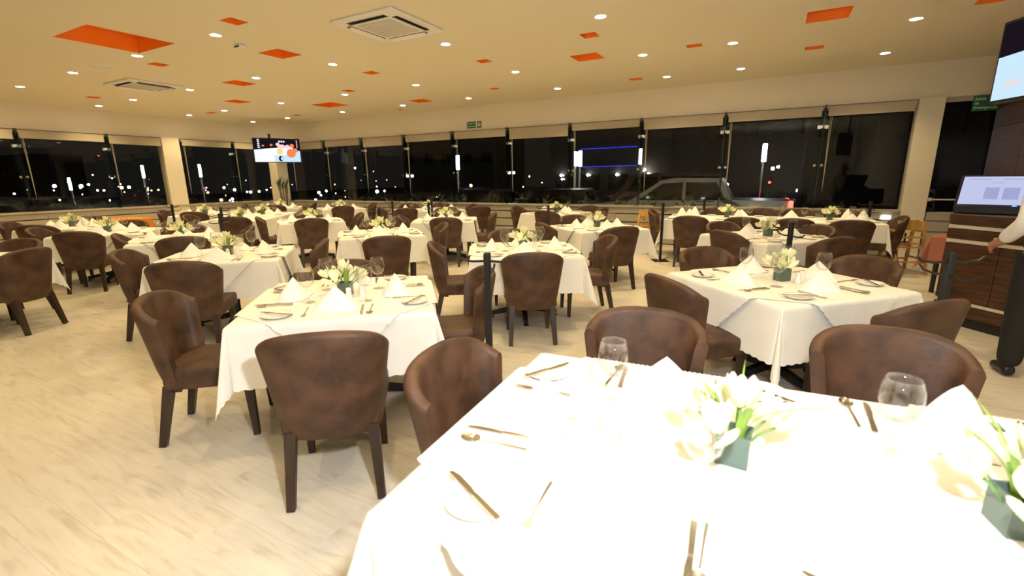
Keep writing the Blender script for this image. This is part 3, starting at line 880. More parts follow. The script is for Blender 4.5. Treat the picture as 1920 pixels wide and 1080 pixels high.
for i, cdef in enumerate(CHAIRS):
    key, tx, ty = cdef[:3]; x, y, dg, ph, lv = TABLES[key]
    d = Vector((tx-x, ty-y)); a = math.degrees(math.atan2(d.y, d.x))
    if len(cdef) > 3: face = R(cdef[3])
    else:
        lx, ly = d.x*math.cos(R(dg))+d.y*math.sin(R(dg)), -d.x*math.sin(R(dg))+d.y*math.cos(R(dg))
        hl = {'T1': 1.1, 'T10': 1.63, 'T21': .8}.get(key, TA)
        k = round((a-dg)/90)
        if hl > TA: k = (1 if ly > 0 else -1) if abs(ly)-TA > abs(lx)-hl else (0 if lx > 0 else 2); a = dg+90*k
        snap = dg+90*k
        dev = (a-snap+180) % 360-180
        face = R(snap+180+dev*.25)
    f = Vector((math.cos(face), math.sin(face)))
    o = Vector((tx, ty)) + f*.325
    sw = side_word(-f.x, -f.y, x, y)
    lab = '%s, %s side, %s' % (CH_LOOK.get(i, 'brown suede tub chair'), sw, ph)
    n = seen.get(lab, 0); seen[lab] = n+1
    if n: lab = lab.replace('tub chair,', 'tub chair, %s one,' % ['', 'second', 'third', 'fourth'][n])
    first_or_dup(CACHE, 'chair', make_chair, (o.x, o.y, 0), face-PI/2, lab, 'brown tub chairs')

# ------------------------------------------------------------------ bag stands
def make_stand():
    t = thing('bag_stand', '', 'stand')
    kid('base_plate', MB().rbox((0, 0, .008), (.26, .26, .016), .004, seg=1).mesh('base_plate', m_black), t)
    kid('post', MB().rbox((0, 0, .525), (.042, .042, 1.03), .006, seg=1).mesh('post', m_black), t)
    for k in range(4):
        a = k*PI/2; z = .985 if k % 2 == 0 else .90
        c, s = math.cos(a), math.sin(a)
        kid('hook_arm', MB().tube([(c*.02, s*.02, z), (c*.10, s*.10, z-.004), (c*.17, s*.17, z+.006), (c*.20, s*.20, z+.03)], .0075, 6).mesh('hook_arm', m_black, True, 50), t)
    return t
for x, y, rz, lab in [(-1.56, 2.52, .3, 'black hook stand between the front chairs, nearest to the middle'), (-1.68, 8.68, .5, 'black hook stand at the left end of the long window table'),
    (-1.21, 10.5, .4, 'black hook stand behind the long window table'), (.2, 5.48, .6, 'black hook stand behind the second-row table on the right'),
    (.97, 3.66, .5, 'black hook stand before the wooden cabinet'), (-7.23, 4.12, .2, 'black hook stand before the joined tables'),
    (-8.98, 3.95+1.2, .2, 'black hook stand by the amber cloth table'), (-5.71, 5.85, .3, 'black hook stand behind the table left of the middle'),
    (-6.18, 7.75, .3, 'black hook stand near the table under the exit sign'), (-7.76, 8.4, .3, 'black hook stand left of the long exit-sign window table'),
    (-6.45, 8.2, .3, 'black hook stand before the flowers under the exit sign'), (-3.34, 7.42, .5, 'black hook stand before the small window table'),
    (-11.34, 5.48, .2, 'black hook stand beside the left pillar'), (1.5, 10.1, .2, 'black hook stand at the right end by the right pillar')]:
    first_or_dup(CACHE, 'stand', make_stand, (x, y, 0), rz, lab, 'black hook stands')

# ------------------------------------------------------------------ televisions
def tv(name, label, ctr, nrm, w, h, pic):
    nrm = Vector(nrm).normalized(); rz = math.atan2(nrm.y, nrm.x)+PI/2      # local -y looks at the room
    t = thing(name, label, 'television', ctr, rz)
    tl = Matrix.Identity(4)
    ob('casing', MB().rbox((0, .03, 0), (w, .06, h), .008).mesh('casing', m_black), t)
    s = MB().box((0, -.001, .0), (w-.04, .004, h-.045)).mesh('screen', m_scrk)
    sc = ob('screen', s, t)
    mats = [m_scrw, m_scro, m_scrp, m_scrb, m_scrc, m_scry, m_scrk]
    p = MB()
    for k, (mi, poly) in enumerate(pic):
        V = [((u-.5)*(w-.04), -.0035-.0003*k, (v-.5)*(h-.045)) for u, v in poly]
        p.add(V, [tuple(range(len(V)))], mi)
    ob('picture', p.mesh('picture', mats, fix=False), sc)
    if w > 1.2: ob('webcam', MB().rbox((-.18, .02, h/2+.06), (.07, .06, .12), .01).mesh('webcam', m_black), t)
    ob('bracket', (MB().tube([(0, .09, 0), (0, .75, .05)], .03, 8) if w > 1.2 else MB().tube([(0, .09, h*.1), (0, .09, ZC-ctr[2])], .022, 8)).box((0, .075, 0), (.2, .04, .2)).mesh('bracket', m_black, True, 40), t)
    return t
def disc(mi, u, v, a, b, n=10): return (mi, [(u+a*math.cos(2*PI*k/n), v+b*math.sin(2*PI*k/n)) for k in range(n)])
pic = [(0, [(0, 0), (.55, 0), (.55, .62), (0, .52)]), (4, [(.42, 0), (.8, 0), (.7, .3), (.42, .3)]), (0, [(.45, .3), (.85, .3), (.85, .66), (.45, .6)]), (4, [(.72, 0), (1, 0), (1, .48), (.72, .55)]),
       disc(2, .60, .66, .09, .10), disc(2, .52, .76, .045, .07), disc(5, .55, .45, .07, .14), disc(1, .80, .38, .105, .20), disc(1, .83, .70, .05, .09), disc(2, .73, .66, .05, .09),
       disc(6, .56, .14, .05, .12), disc(0, .58, .14, .02, .06), disc(1, .9, .5, .05, .10), disc(1, .2, .7, .03, .035), disc(1, .38, .73, .03, .05)]
for k in range(5): pic.append((0, [(.085, .60+k*.08), (.13, .60+k*.08), (.13, .645+k*.08), (.085, .645+k*.08)]))
for k in range(5): pic.append((2, [(.93, .62+k*.07), (.955, .62+k*.07), (.955, .66+k*.07), (.93, .66+k*.07)]))
for k in range(3): pic.append(disc(0, .56+.05*k, .88, .02, .04))
ctr = camo.location + (rt*((520-960)/FPX) + dn*((282-540)/FPX) + fwd)*14.3
tv('television', 'far corner television showing a bright sports picture', ctr, (.80, -.60, 0), 1.30, .72, pic)
pic2 = [(4, [(0, 0), (1, 0), (1, .66), (0, .57)]), (3, [(.42, .60), (1, .66), (1, 1), (.42, 1)]), (2, [(.10, .16), (.22, .2), (.20, .24), (.08, .19)])]
for k in range(5):
    for j in range(3): pic2.append(disc(4, .33+.12*j, .66+.072*k, .045, .026, 8))
# near television hangs at the right edge; only its left part is in the frame
d2 = Vector((-.39, .92, 0)); a2 = Vector((1.46, 5.36, 0))
c2 = a2 - d2*.52 + Vector((0, 0, 2.33))
tv('television', 'large near television hung at the right edge', c2, (-.92, -.39, 0), 1.06, .60, pic2)

# ------------------------------------------------------------------ signs
t = thing('exit_sign', 'small green exit sign in two pieces above the back windows', 'sign', (-7.0, YB-.012, 2.87))
RX = Matrix.Rotation(PI/2, 4, 'X')
ob('text_plate', MB().rbox((-.13, 0, 0), (.27, .012, .16), .003, seg=1).mesh('text_plate', m_green), t)
ob('symbol_plate', MB().rbox((.115, 0, 0), (.13, .012, .16), .003, seg=1).mesh('symbol_plate', m_green), t)
text('lettering', 'SALIDA DE', .05, m_swhite, t, Matrix.Translation((-.25, -.008, .02)) @ RX)
text('lettering', 'EMERGENCIA', .043, m_swhite, t, Matrix.Translation((-.255, -.008, -.05)) @ RX)
sy = MB()
for k in range(14):
    a, b = 2*PI*k/14, 2*PI*(k+1)/14
    sy.add([(.115+r_*math.cos(q), -.0075, r_*math.sin(q)) for r_, q in ((.036, a), (.048, a), (.048, b), (.036, b))], [(0, 1, 2, 3)])
sy.box((.115, -.0075, 0), (.05, .002, .012)); sy.box((.115, -.0075, 0), (.012, .002, .05))
ob('symbol', sy.mesh('symbol', m_swhite), t)
t = thing('exit_sign', 'green exit sign hanging over the glass door by the right television', 'sign', (2.93, YB-.05, 2.60))
ob('plate', MB().rbox((0, 0, 0), (.36, .012, .24), .003, seg=1).mesh('plate', m_green), t)
for k, s in enumerate(('Salida', 'de', 'Emergencia')): text('lettering', s, .062, m_swhite, t, Matrix.Translation((-.16, -.008, .05-.068*k)) @ RX)
ob('arrow', MB().prism([(.10, .02), (.16, .055), (.16, -.015)], -.009, -.007, M=RX).mesh('arrow', m_swhite), t)

# ------------------------------------------------------------------ order cabinet with its screen
cx, cy = 1.60, 6.27
t = thing('service_cabinet', 'dark walnut service cabinet with cream strips on the right', 'cabinet', (cx, cy, 0), R(-45-6))
L, Dp, H = .95, .55, 1.08
ob('plinth', MB().box((L/2, Dp/2, .05), (L-.04, Dp-.04, .10)).mesh('plinth', m_black), t)
ob('carcass', MB().rbox((L/2, Dp/2+.01, .58), (L, Dp-.02, .96), .006, seg=1).mesh('carcass', m_wood), t)
zz = .10
for k, (h, kind) in enumerate([(.12, 0), (.035, 1), (.565, 2), (.04, 1), (.10, 0), (.04, 1), (.08, 0)]):
    if kind == 1: ob('cream_strip', MB().rbox((L/2, -.003, zz+h/2), (L, .012, h-.004), .002, seg=1).mesh('cream_strip', m_strip), t)
    elif kind == 0: ob('drawer_front', MB().rbox((L/2, -.006, zz+h/2), (L, .018, h-.006), .003, seg=1).mesh('drawer_front', m_wood), t)
    else:
        for j in range(2): ob('door', MB().rbox((L*(.25+.5*j), -.006, zz+h/2), (L/2-.006, .018, h-.006), .003, seg=1).mesh('door', m_wood), t)
    zz += h
ob('top', MB().rbox((L/2, Dp/2, H), (L+.02, Dp+.02, .04), .005, seg=1).mesh('top', m_wood), t)
M45 = Matrix.Rotation(R(-51), 4, 'Z')
sc = thing('order_terminal', 'black touch-screen order terminal lit pale blue on the walnut cabinet', 'screen', (1.89, 6.34, H+.02), R(-24))
ob('base', MB().rbox((.0, .03, .04), (.50, .26, .08), .012).mesh('base', m_black), sc)
MS = Matrix.Translation((.0, .0, .215)) @ Matrix.Rotation(R(-24), 4, 'X')
ob('housing', MB().rbox((0, .02, 0), (.52, .04, .35), .008, M=MS).mesh('housing', m_black), sc)
s = ob('display', MB().box((0, -.0015, .01), (.47, .004, .29), M=MS).mesh('display', m_scrv), sc)
w = MB()
for r_ in ((-.19, .125, .16, .008), (.05, .125, .14, .008), (-.03, .09, .10, .004), (-.06, -.02, .10, .12), (.07, -.02, .11, .12)):
    w.box((r_[0]+r_[2]/2 if r_[0] < 0 else r_[0]+r_[2]/2, -.004, r_[1]), (r_[2], .001, r_[3]), M=MS)
ob('display_fields', w.mesh('display_fields', emis('screen_soft', (.45, .49, .80), .42)), s)
ob('power_light', MB().box((.17, -.004, -.15), (.03, .004, .02), M=MS).mesh('power_light', emis('blue_led', (.1, .12, 1), 3)), sc)

# ------------------------------------------------------------------ side tables with coloured cloths
for nm, lab, m, x, y, rz, a in (('side_table', 'side table under a salmon cloth behind the walnut cabinet', m_salmon, 2.32, 7.75, R(45), .34),
                            ('side_table', 'low table under an amber cloth by the left windows', m_amber, -12.6, 5.0, R(10), .40)):
    t = thing(nm, lab.replace('under a salmon cloth', 'legs hidden below the salmon cloth').replace('under an amber cloth', 'legs hidden below the amber cloth'), 'table', (x, y, 0), rz, None)
    ob('tabletop', MB().rbox((0, 0, .715), (2*a-.01, 2*a-.01, .03), .004, seg=1).mesh('tabletop', m_leg), t)
    for sx in (-1, 1):
        for sy_ in (-1, 1): ob('leg', MB().bar((sx*(a-.06), sy_*(a-.06), .70), (sx*(a-.06), sy_*(a-.06), 0), .022, .018).mesh('leg', m_leg), t)
    me = drape(a, a, a+.34, a+.34, seed=31, n=72, z=.735); me.materials.clear(); me.materials.append(m)
    simple('tablecloth', me, 'salmon pink cloth draped over a side table behind the cabinet' if m is m_salmon else 'amber orange cloth on a table by the left windows', 'tablecloth', None, (x, y, 0), rz)
for o in list(bpy.data.objects):
    if 'group' in o and o['group'] is None: del o['group']

# ------------------------------------------------------------------ wooden high chairs
def high_chair(lab, x, y, rz):
    t = thing('high_chair', lab, 'high chair', (x, y, 0), rz)
    for sx in (-1, 1):
        for sy_ in (-1, 1):
            ob('leg', MB().bar((sx*.16, sy_*.10, .80 if sy_ < 0 else .62), (sx*.22, sy_*.25, 0), .018, .018).mesh('leg', m_beech), t)
        ob('side_rail', MB().bar((sx*.205, -.21, .22), (sx*.205, .21, .22), .012, .012).mesh('side_rail', m_beech), t)
        ob('arm_rail', MB().bar((sx*.17, -.13, .64), (sx*.17, .15, .64), .014, .014).mesh('arm_rail', m_beech), t)
    for y_, z in ((-.20, .18), (.20, .18), (-.15, .40), (-.13, .55), (.15, .40)):
        ob('rung', MB().bar((-.20, y_, z), (.20, y_, z), .012, .014).mesh('rung', m_beech), t)
    ob('backrest', MB().prism([(-.16, .66), (.16, .66), (.16, .74), (.09, .81), (-.09, .81), (-.16, .74)], -.01, .01, M=Matrix.Translation((0, -.105, 0)) @ RX).mesh('backrest', m_beech), t)
    ob('seat', MB().rbox((0, 0, .45), (.32, .26, .025), .006, seg=1).mesh('seat', m_beech), t)
    ob('strap', MB().box((.02, .02, .53), (.025, .006, .14)).box((.02, -.04, .47), (.03, .12, .006)).mesh('strap', m_black), t)
high_chair('light wooden high chair beside the right pillar', 1.86, 9.25, R(20))
high_chair('light wooden high chair by the back wall, left of the long table', -2.3, 10.45, R(-8))

# white oval with an emissive front, low on the back wall
t = thing('glowing_oval', 'glowing white oval low beside the right pillar', 'lamp', (1.86, YB-.06, .72))
ob('base', MB().rbox((0, .02, 0), (.19, .03, .11), .012).mesh('base', m_white), t)
q = MB().lathe([(0, .05), (.045, .045), (.066, .02), (.07, 0)], 18, M=Matrix.Rotation(PI/2, 4, 'X')); q.v = [(a, b, c*.5) for a, b, c in q.v]
ob('diffuser', q.mesh('diffuser', emis('oval_glow', (1, .95, .9), 3), True), t)

# ------------------------------------------------------------------ potted plant in the far corner
t = thing('potted_plant', 'tall thin cane plant in front of the corner column', 'plant', (-14.1, 10.2, 0))
ob('pot', MB().lathe([(0, 0), (.14, 0), (.19, .36), (.18, .38), (.16, .36), (.15, .30), (0, .30)], 18).mesh('pot', m_black, True, 40), t)
r = random.Random(3)
for k in range(5):
    a = 2*PI*k/5; x, y = .06*math.cos(a), .06*math.sin(a); h = r.uniform(1.2, 1.5)
    s = ob('cane', MB().tube([(x, y, .3), (x*1.5, y*1.5, h*.6), (x*2.2, y*2.2, h)], [.016, .014, .010], 6).mesh('cane', mat('cane_brown', (.10, .06, .025), .7) if k == 0 else MATS['cane_brown'], True), t)
    for j in range(7):
        b = 2*PI*j/7; Mx = Matrix.Translation((x*2.2, y*2.2, h-.03*j)) @ Matrix.Rotation(b, 4, 'Z')
        lf = blade_mesh(.30, .018, .5); lf.transform(Mx); lf.materials.clear(); lf.materials.append(m_dleaf)
        ob('leaf', lf, s)

# ------------------------------------------------------------------ waiter at the right edge
def person(x, y, rz):
    t = thing('person', 'person in white shirt and black trousers standing at the right edge, one hand lowered', 'person', (x, y, 0), rz)
    def skin(name, verts, edges, rad, m, sub=2):
        me = bpy.data.meshes.new(name); me.from_pydata(verts, edges, []); o = ob(name, me, t)
        md = o.modifiers.new('skin', 'SKIN'); md.use_smooth_shade = True
        for v, r_ in zip(me.skin_vertices[0].data, rad): v.radius = r_ if isinstance(r_, tuple) else (r_, r_)
        me.skin_vertices[0].data[0].use_root = True
        o.modifiers.new('sub', 'SUBSURF').levels = sub; o.modifiers['sub'].render_levels = sub
        bpy.context.view_layer.update()
        dg = bpy.context.evaluated_depsgraph_get()
        m2 = bpy.data.meshes.new_from_object(o.evaluated_get(dg)); o.modifiers.clear(); o.data = m2
        m2.name = name; m2.materials.clear(); m2.materials.append(m)
        return o
    # body looks along +y; x to its right
    body_v = [(0, 0, .95), (0, 0, 1.12), (0, 0, 1.30), (0, -.01, 1.43), (0, 0, 1.50), (0, .02, 1.57), (0, .03, 1.66), (0, .02, 1.73),
              (.17, 0, 1.41), (.235, -.03, 1.16), (.22, .10, .96), (.21, .14, .90), (-.16, 0, 1.41), (-.20, -.05, 1.16), (-.235, .14, 1.00), (-.25, .22, .96),
              (.095, 0, .86), (.10, .01, .48), (.10, -.02, .09), (-.095, 0, .86), (-.10, .01, .48), (-.10, -.02, .09)]
    E_ = [(0, 1), (1, 2), (2, 3), (3, 4), (4, 5), (5, 6), (6, 7), (3, 8), (8, 9), (9, 10), (10, 11), (3, 12), (12, 13), (13, 14), (14, 15), (0, 16), (16, 17), (17, 18), (0, 19), (19, 20), (20, 21)]
    rad = [(.145, .10), (.135, .095), (.155, .105), (.10, .07), .05, .062, .078, .06, .058, .045, .034, .028, .058, .045, .034, .028, .085, .058, .042, .085, .058, .042]
    skin('body', body_v, E_, rad, m_skin)
    sv = [(0, 0, .98), (0, 0, 1.12), (0, 0, 1.30), (0, -.01, 1.42), (0, 0, 1.475), (.175, 0, 1.41), (.24, -.03, 1.16), (.222, .09, .98), (-.165, 0, 1.41), (-.20, -.06, 1.16), (-.235, .13, 1.005)]
    skin('shirt', sv, [(0, 1), (1, 2), (2, 3), (3, 4), (3, 5), (5, 6), (6, 7), (3, 8), (8, 9), (9, 10)], [(.16, .115), (.15, .11), (.17, .12), (.115, .085), .058, .075, .062, .05, .075, .062, .05], m_shirt)
    tv_ = [(0, 0, .98), (.10, 0, .84), (.105, .01, .48), (.105, -.01, .06), (-.10, 0, .84), (-.105, .01, .48), (-.105, -.01, .06)]
    skin('trousers', tv_, [(0, 1), (1, 2), (2, 3), (0, 4), (4, 5), (5, 6)], [(.165, .12), .105, .082, .075, .105, .082, .075], m_trous)
    for sx in (-1, 1):
        skin('shoe', [(sx*.105, -.06, .05), (sx*.107, .05, .045), (sx*.112, .17, .035)], [(0, 1), (1, 2)], [(.045, .05), (.046, .045), (.042, .034)], m_shoe)
    # hands: palm, four unequal bent fingers and a thumb
    for sx, w, dr_ in ((1, Vector((.21, .14, .90)), Vector((-.05, .35, -.94))), (-1, Vector((-.24, .17, .985)), Vector((-.12, .80, -.48)))):
        dr_.normalize(); sd = dr_.cross(Vector((sx, 0, .0))).normalized(); cl = Vector((-sx, 0, 0))
        v = [w, w+dr_*.05, w+dr_*.085]; e = [(0, 1), (1, 2)]; rr = [(.028, .022), (.036, .018), (.038, .016)]
        for q in range(4):
            b = w+dr_*.085+sd*(.027-.018*q); Ln = (.062, .072, .068, .052)[q]; o_ = len(v)
            v += [b, b+dr_*Ln*.45+cl*.006, b+dr_*Ln*.8+cl*.02, b+dr_*Ln*.95+cl*.036]; e += [(2, o_), (o_, o_+1), (o_+1, o_+2), (o_+2, o_+3)]; rr += [.0095, .009, .0085, .007]
        o_ = len(v); b = w+dr_*.03+sd*.028
        v += [b, b+sd*.025+dr_*.025+cl*.012, b+sd*.03+dr_*.055+cl*.022]; e += [(1, o_), (o_, o_+1), (o_+1, o_+2)]; rr += [.012, .011, .008]
        skin('hand', [tuple(p) for p in v], e, rr, m_skin, 1)
    hd = MB()
    hd.lathe([(0, -.125), (.035, -.12), (.062, -.09), (.074, -.04), (.078, 0), (.078, .05), (.066, .09), (.04, .112), (0, .12)], 20, M=Matrix.Translation((0, .045, 1.66)) @ Matrix.Scale(1.18, 4, (0, 1, 0)))
    hd.lathe([(0, -.02), (.012, -.012), (.013, .0), (.006, .03), (0, .034)], 10, M=Matrix.Translation((0, .138, 1.645)))
    for sx in (-1, 1): hd.lathe([(0, -.03), (.012, -.02), (.016, 0), (.012, .022), (0, .03)], 10, M=Matrix.Translation((sx*.08, .04, 1.655)))
    hd.rbox((0, .128, 1.60), (.045, .012, .012), .005)
    h = ob('head', hd.mesh('head', m_skin, True, 70), t)
    ey = MB()
    for sx in (-1, 1): ey.lathe([(0, -.009), (.009, 0), (0, .009)], 8, M=Matrix.Translation((sx*.03, .130, 1.675)))
    ob('eyes', ey.mesh('eyes', m_black, True), h)
    ha = MB().lathe([(.082, -.03), (.086, .02), (.082, .06), (.066, .10), (.04, .122), (0, .128)], 20, M=Matrix.Translation((0, .03, 1.665)) @ Matrix.Scale(1.16, 4, (0, 1, 0)))
    ob('hair', ha.mesh('hair', m_hair, True), h)
    ob('belt', MB().lathe([(.155, .965), (.165, .97), (.165, 1.0), (.155, 1.005)], 24, M=Matrix.Scale(.76, 4, (0, 1, 0))).mesh('belt', m_shoe, True), t)
person(1.79, 4.70, R(4))

# ------------------------------------------------------------------ outside at night
GZ = -.35
struct('ground_outside', MB().box((-8, 20, GZ-.05), (140, 150, .1)).mesh('ground_outside', m_asph))
# planted strip under the back and left windows
def shrub(x, y, s, lab, seed):
    r_ = random.Random(seed); t = thing('shrub', lab, 'shrub', (x, y, GZ), 0, 'shrubs outside the windows')
    ob('stem', MB().tube([(0, 0, 0), (0, 0, .5*s)], .02, 5).mesh('stem', m_dleaf), t)
    mb = MB()
    for k in range(150):
        a = r_.uniform(0, 6.28); q = r_.uniform(0, .42)*s; z = r_.uniform(.25, 1.0)*s*(1-.5*(q/(.42*s))**2)+.25
        p = Vector((q*math.cos(a), q*math.sin(a), z)); d = Vector((r_.uniform(-1, 1), r_.uniform(-1, 1), r_.uniform(.1, 1))).normalized()
        n = d.cross(Vector((r_.uniform(-1, 1), r_.uniform(-1, 1), r_.uniform(-1, 1)))).normalized(); L = r_.uniform(.07, .13)
        mb.add([p, p+d*L*.5+n*L*.22, p+d*L, p+d*L*.5-n*L*.22], [(0, 1, 2, 3)])
    o = ob('foliage', mb.mesh('foliage', mat('shrub_leaf', (.12, .15, .04), .5) if 'shrub_leaf' not in MATS else MATS['shrub_leaf'], fix=False), t); o['kind'] = 'stuff'
nth = ['first', 'second', 'third', 'fourth', 'fifth', 'sixth', 'seventh', 'eighth', 'ninth', 'tenth', 'eleventh', 'twelfth', 'thirteenth', 'fourteenth']
for k in range(13):
    shrub(-13.0+k*.95+rnd.uniform(-.15, .15), 11.95+rnd.uniform(-.1, .25), rnd.uniform(.95, 1.2), 'dark shrub outside the back windows, %s from the left' % nth[k], k)
for k in range(6):
    shrub(-16.7+rnd.uniform(-.2, .1), 3.0+k*1.15, rnd.uniform(.9, 1.2), 'dark shrub outside the left windows, %s from the left' % nth[k], 40+k)

# silver pickup parked along the back windows
def vehicle(name, lab, x, y, rz, prof, glass, wd, m, lights):
    t = thing(name, lab, 'car', (x, y, GZ), rz)
    def side(poly, y0, y1, mm, nm, par=t):
        return ob(nm, MB().prism(poly, y0, y1, M=RX).mesh(nm, mm), par)
    body = MB(); n = len(prof)
    V = []
    for yy, ins in ((-wd/2, 1), (wd/2, 1)):
        for px, pz in prof:
            tuck = .16*max(0, pz-1.0)/.8
            V.append((px, yy*(1-tuck), pz))
    F = [tuple(range(n)), tuple(reversed(range(n, 2*n)))]+[(i, n+i, n+(i+1) % n, (i+1) % n) for i in range(n)]
    body.add(V, F)
    b = ob('body', body.mesh('body', m), t)
    for poly in glass:
        for sgn in (-1, 1):
            mb = MB(); V = [(px, sgn*(wd/2*(1-.16*max(0, pz-1.0)/.8)+.006), pz) for px, pz in poly]
            V += [(px, yy*.985, pz) for px, yy, pz in V]
            k = len(poly); mb.add(V, [tuple(range(k)), tuple(range(k, 2*k))]+[(i, (i+1) % k, k+(i+1) % k, k+i) for i in range(k)])
            ob('side_window', mb.mesh('side_window', m_cglass), t)
    xs = sorted(p[0] for p in prof); x0, x1 = xs[0], xs[-1]
    for wx in (x0+.95, x1-.95):
        for sgn in (-1, 1):
            M = Matrix.Translation((wx, sgn*(wd/2-.09), .36)) @ RX
            wh = ob('wheel', MB().lathe([(.2, -.11), (.34, -.11), (.36, -.08), (.36, .08), (.34, .11), (.2, .11)], 22, M=M).mesh('wheel', m_tyre, True, 40), t)
            ob('rim', MB().lathe([(0, -.10), (.2, -.09), (.21, .09), (0, .10)], 14, M=M).mesh('rim', m_chrome, True, 40), wh)
    for nm, c, d, mm in lights: ob(nm, MB().rbox(c, d, .02, seg=1).mesh(nm, mm), t)
    return t
PK = [(-2.55, .45), (-2.58, .85), (-2.45, 1.08), (-1.35, 1.20), (-.55, 1.74), (-.2, 1.80), (.95, 1.78), (1.22, 1.24), (2.55, 1.22), (2.6, .60), (2.5, .42)]
PG = [[(-1.12, 1.22), (-.50, 1.66), (.02, 1.69), (.02, 1.22)], [(.10, 1.22), (.10, 1.69), (.84, 1.68), (1.08, 1.24)]]
vehicle('pickup_truck', 'silver pickup truck parked outside the back windows on the right', -2.15, 14.1, R(2), PK, PG, 1.78, m_car,
        [('tail_light', (2.54, -.82, 1.06), (.10, .14, .34), m_lampr), ('tail_light', (2.54, .82, 1.06), (.10, .14, .34), m_lampr),
         ('badge', (1.75, -.895, .98), (.20, .012, .12), m_lampo), ('lettering_strip', (2.08, -.895, .95), (.36, .012, .06), m_block)])  # the badge is no lamp; its brightness is put in by a glowing material
VN = [(-2.1, .4), (-2.15, 1.0), (-1.9, 1.25), (-1.45, 1.85), (-1.2, 1.95), (1.9, 1.95), (2.15, 1.2), (2.15, .4)]
vehicle('van', 'reddish grey van parked behind the silver pickup', -3.6, 19.6, R(8), VN, [[(-1.55, 1.3), (-1.2, 1.82), (-.4, 1.84), (-.4, 1.3)], [(-.3, 1.3), (-.3, 1.84), (1.75, 1.84), (1.9, 1.3)]], 1.8,
        mat('dull_red_paint', (.22, .12, .10), .4, .3), [('headlight', (-2.1, -.7, .9), (.08, .22, .16), m_lampw), ('tail_light', (2.14, -.75, 1.1), (.06, .12, .4), m_lampr)])
SD = [(-2.2, .35), (-2.25, .75), (-1.3, .92), (-.6, 1.40), (.8, 1.42), (1.6, .98), (2.2, .92), (2.25, .35)]
for k, (x, y, rz) in enumerate([(-10.2, 16.5, 1.4), (-7.0, 17.5, 1.7), (4.6, 17, 1.5), (-13.5, 20, 1.2)]):
    vehicle('car', 'dark parked car with lit lamps, %s outside the back windows' % nth[k], x, y, rz, SD, [[(-.95, .95), (-.5, 1.32), (.1, 1.34), (.1, .95)], [(.16, .95), (.16, 1.34), (.75, 1.34), (1.3, .97)]], 1.7,
            mat('dark_car_paint', (.03, .03, .035), .3, .3) if k == 0 else MATS['dark_car_paint'],
            [('headlight', (-2.22, -.6, .68), (.06, .28, .13), m_lampw), ('headlight', (-2.22, .6, .68), (.06, .28, .13), m_lampw), ('tail_light', (2.24, -.6, .78), (.04, .28, .12), m_lampr)])

# tall light columns
for k, (x, y, z0, z1, p) in enumerate([(-7.5, 20, 1.96, 2.61, 'under the blue strips'), (-.4, 20, 1.98, 2.6, 'above the silver pickup'), (-13.97, 20, 1.95, 2.63, 'under the exit sign window'), (-7.82, 20.3, 2.0, 2.6, 'beside another column, half hidden')]):
    t = thing('light_column', 'slim lit column lamp outside, %s' % p, 'street lamp', (x, y, GZ), 0, 'column lamps outside')
    ob('pole', MB().lathe([(.05, 0), (.05, z0-GZ)], 8).mesh('pole', m_chrome, True), t)
    ob('tube', MB().lathe([(0, z0-GZ), (.075, z0-GZ), (.075, z1-GZ), (0, z1-GZ)], 12).mesh('tube', m_tube, True, 40), t)
def LP_(px, py):
    p = camo.location + (rt*((px-960)/FPX) + dn*((py-540)/FPX) + fwd)*26
    return p.x, p.y, p.z-.33, p.z+.33
for k, (x, y, z0, z1, p) in enumerate([(*LP_(268, 322), 'left of the left pillar'), (*LP_(375, 320), 'right of the left pillar'), (*LP_(131, 345), 'dim and far beyond the left windows')]):
    t = thing('light_column', 'slim lit column lamp outside, %s' % p, 'street lamp', (x, y, GZ), 0, 'column lamps outside')
    ob('pole', MB().lathe([(.05, 0), (.05, z0-GZ)], 8).mesh('pole', m_chrome, True), t)
    ob('tube', MB().lathe([(0, z0-GZ), (.06, z0-GZ), (.06, z1-GZ), (0, z1-GZ)], 12).mesh('tube', m_tube, True, 40), t)

# building with two blue light strips, and dark blocks
t = thing('blue_lit_building', 'dark low building with two blue light strips across the car park', 'building', (-10.2, 32, GZ), R(-10))
ob('wall', MB().box((0, 3, 2.6), (9, 6, 5.2)).mesh('wall', m_block), t)
for z in (2.55, 3.75): ob('light_strip', MB().box((.2, -.06, z), (4.2, .06, .05)).mesh('light_strip', m_neon), t)
for k in range(4): ob('window', MB().box((-3.2+k*2.1, -.02, 1.5), (1.4, .06, 1.1)).mesh('window', m_cglass), t)
for k in range(4): ob('wall_lamp', MB().lathe([(0, -.1), (.1, 0), (0, .1)], 8, M=Matrix.Translation((-3.4+k*2.2, -.2, 2.0))).mesh('wall_lamp', m_lampw), t)
for k, (x, y, w_, h_) in enumerate([(-30, 44, 12, 7), (6, 36, 9, 8), (-2, 48, 10, 10), (-98, 30, 14, 6)]):
    t = thing('building', 'dark building in the night beyond the car park, %s from the right' % ['third', 'first', 'second', 'fourth'][k], 'building', (x, y, GZ))
    ob('wall', MB().box((0, 0, h_/2), (w_, 6, h_)).mesh('wall', m_block), t)
    for j in range(5): ob('window', MB().box((-w_*.4+j*w_*.2, -3.02, h_*.55), (w_*.10, .06, 1.0)).mesh('window', m_cglass), t)

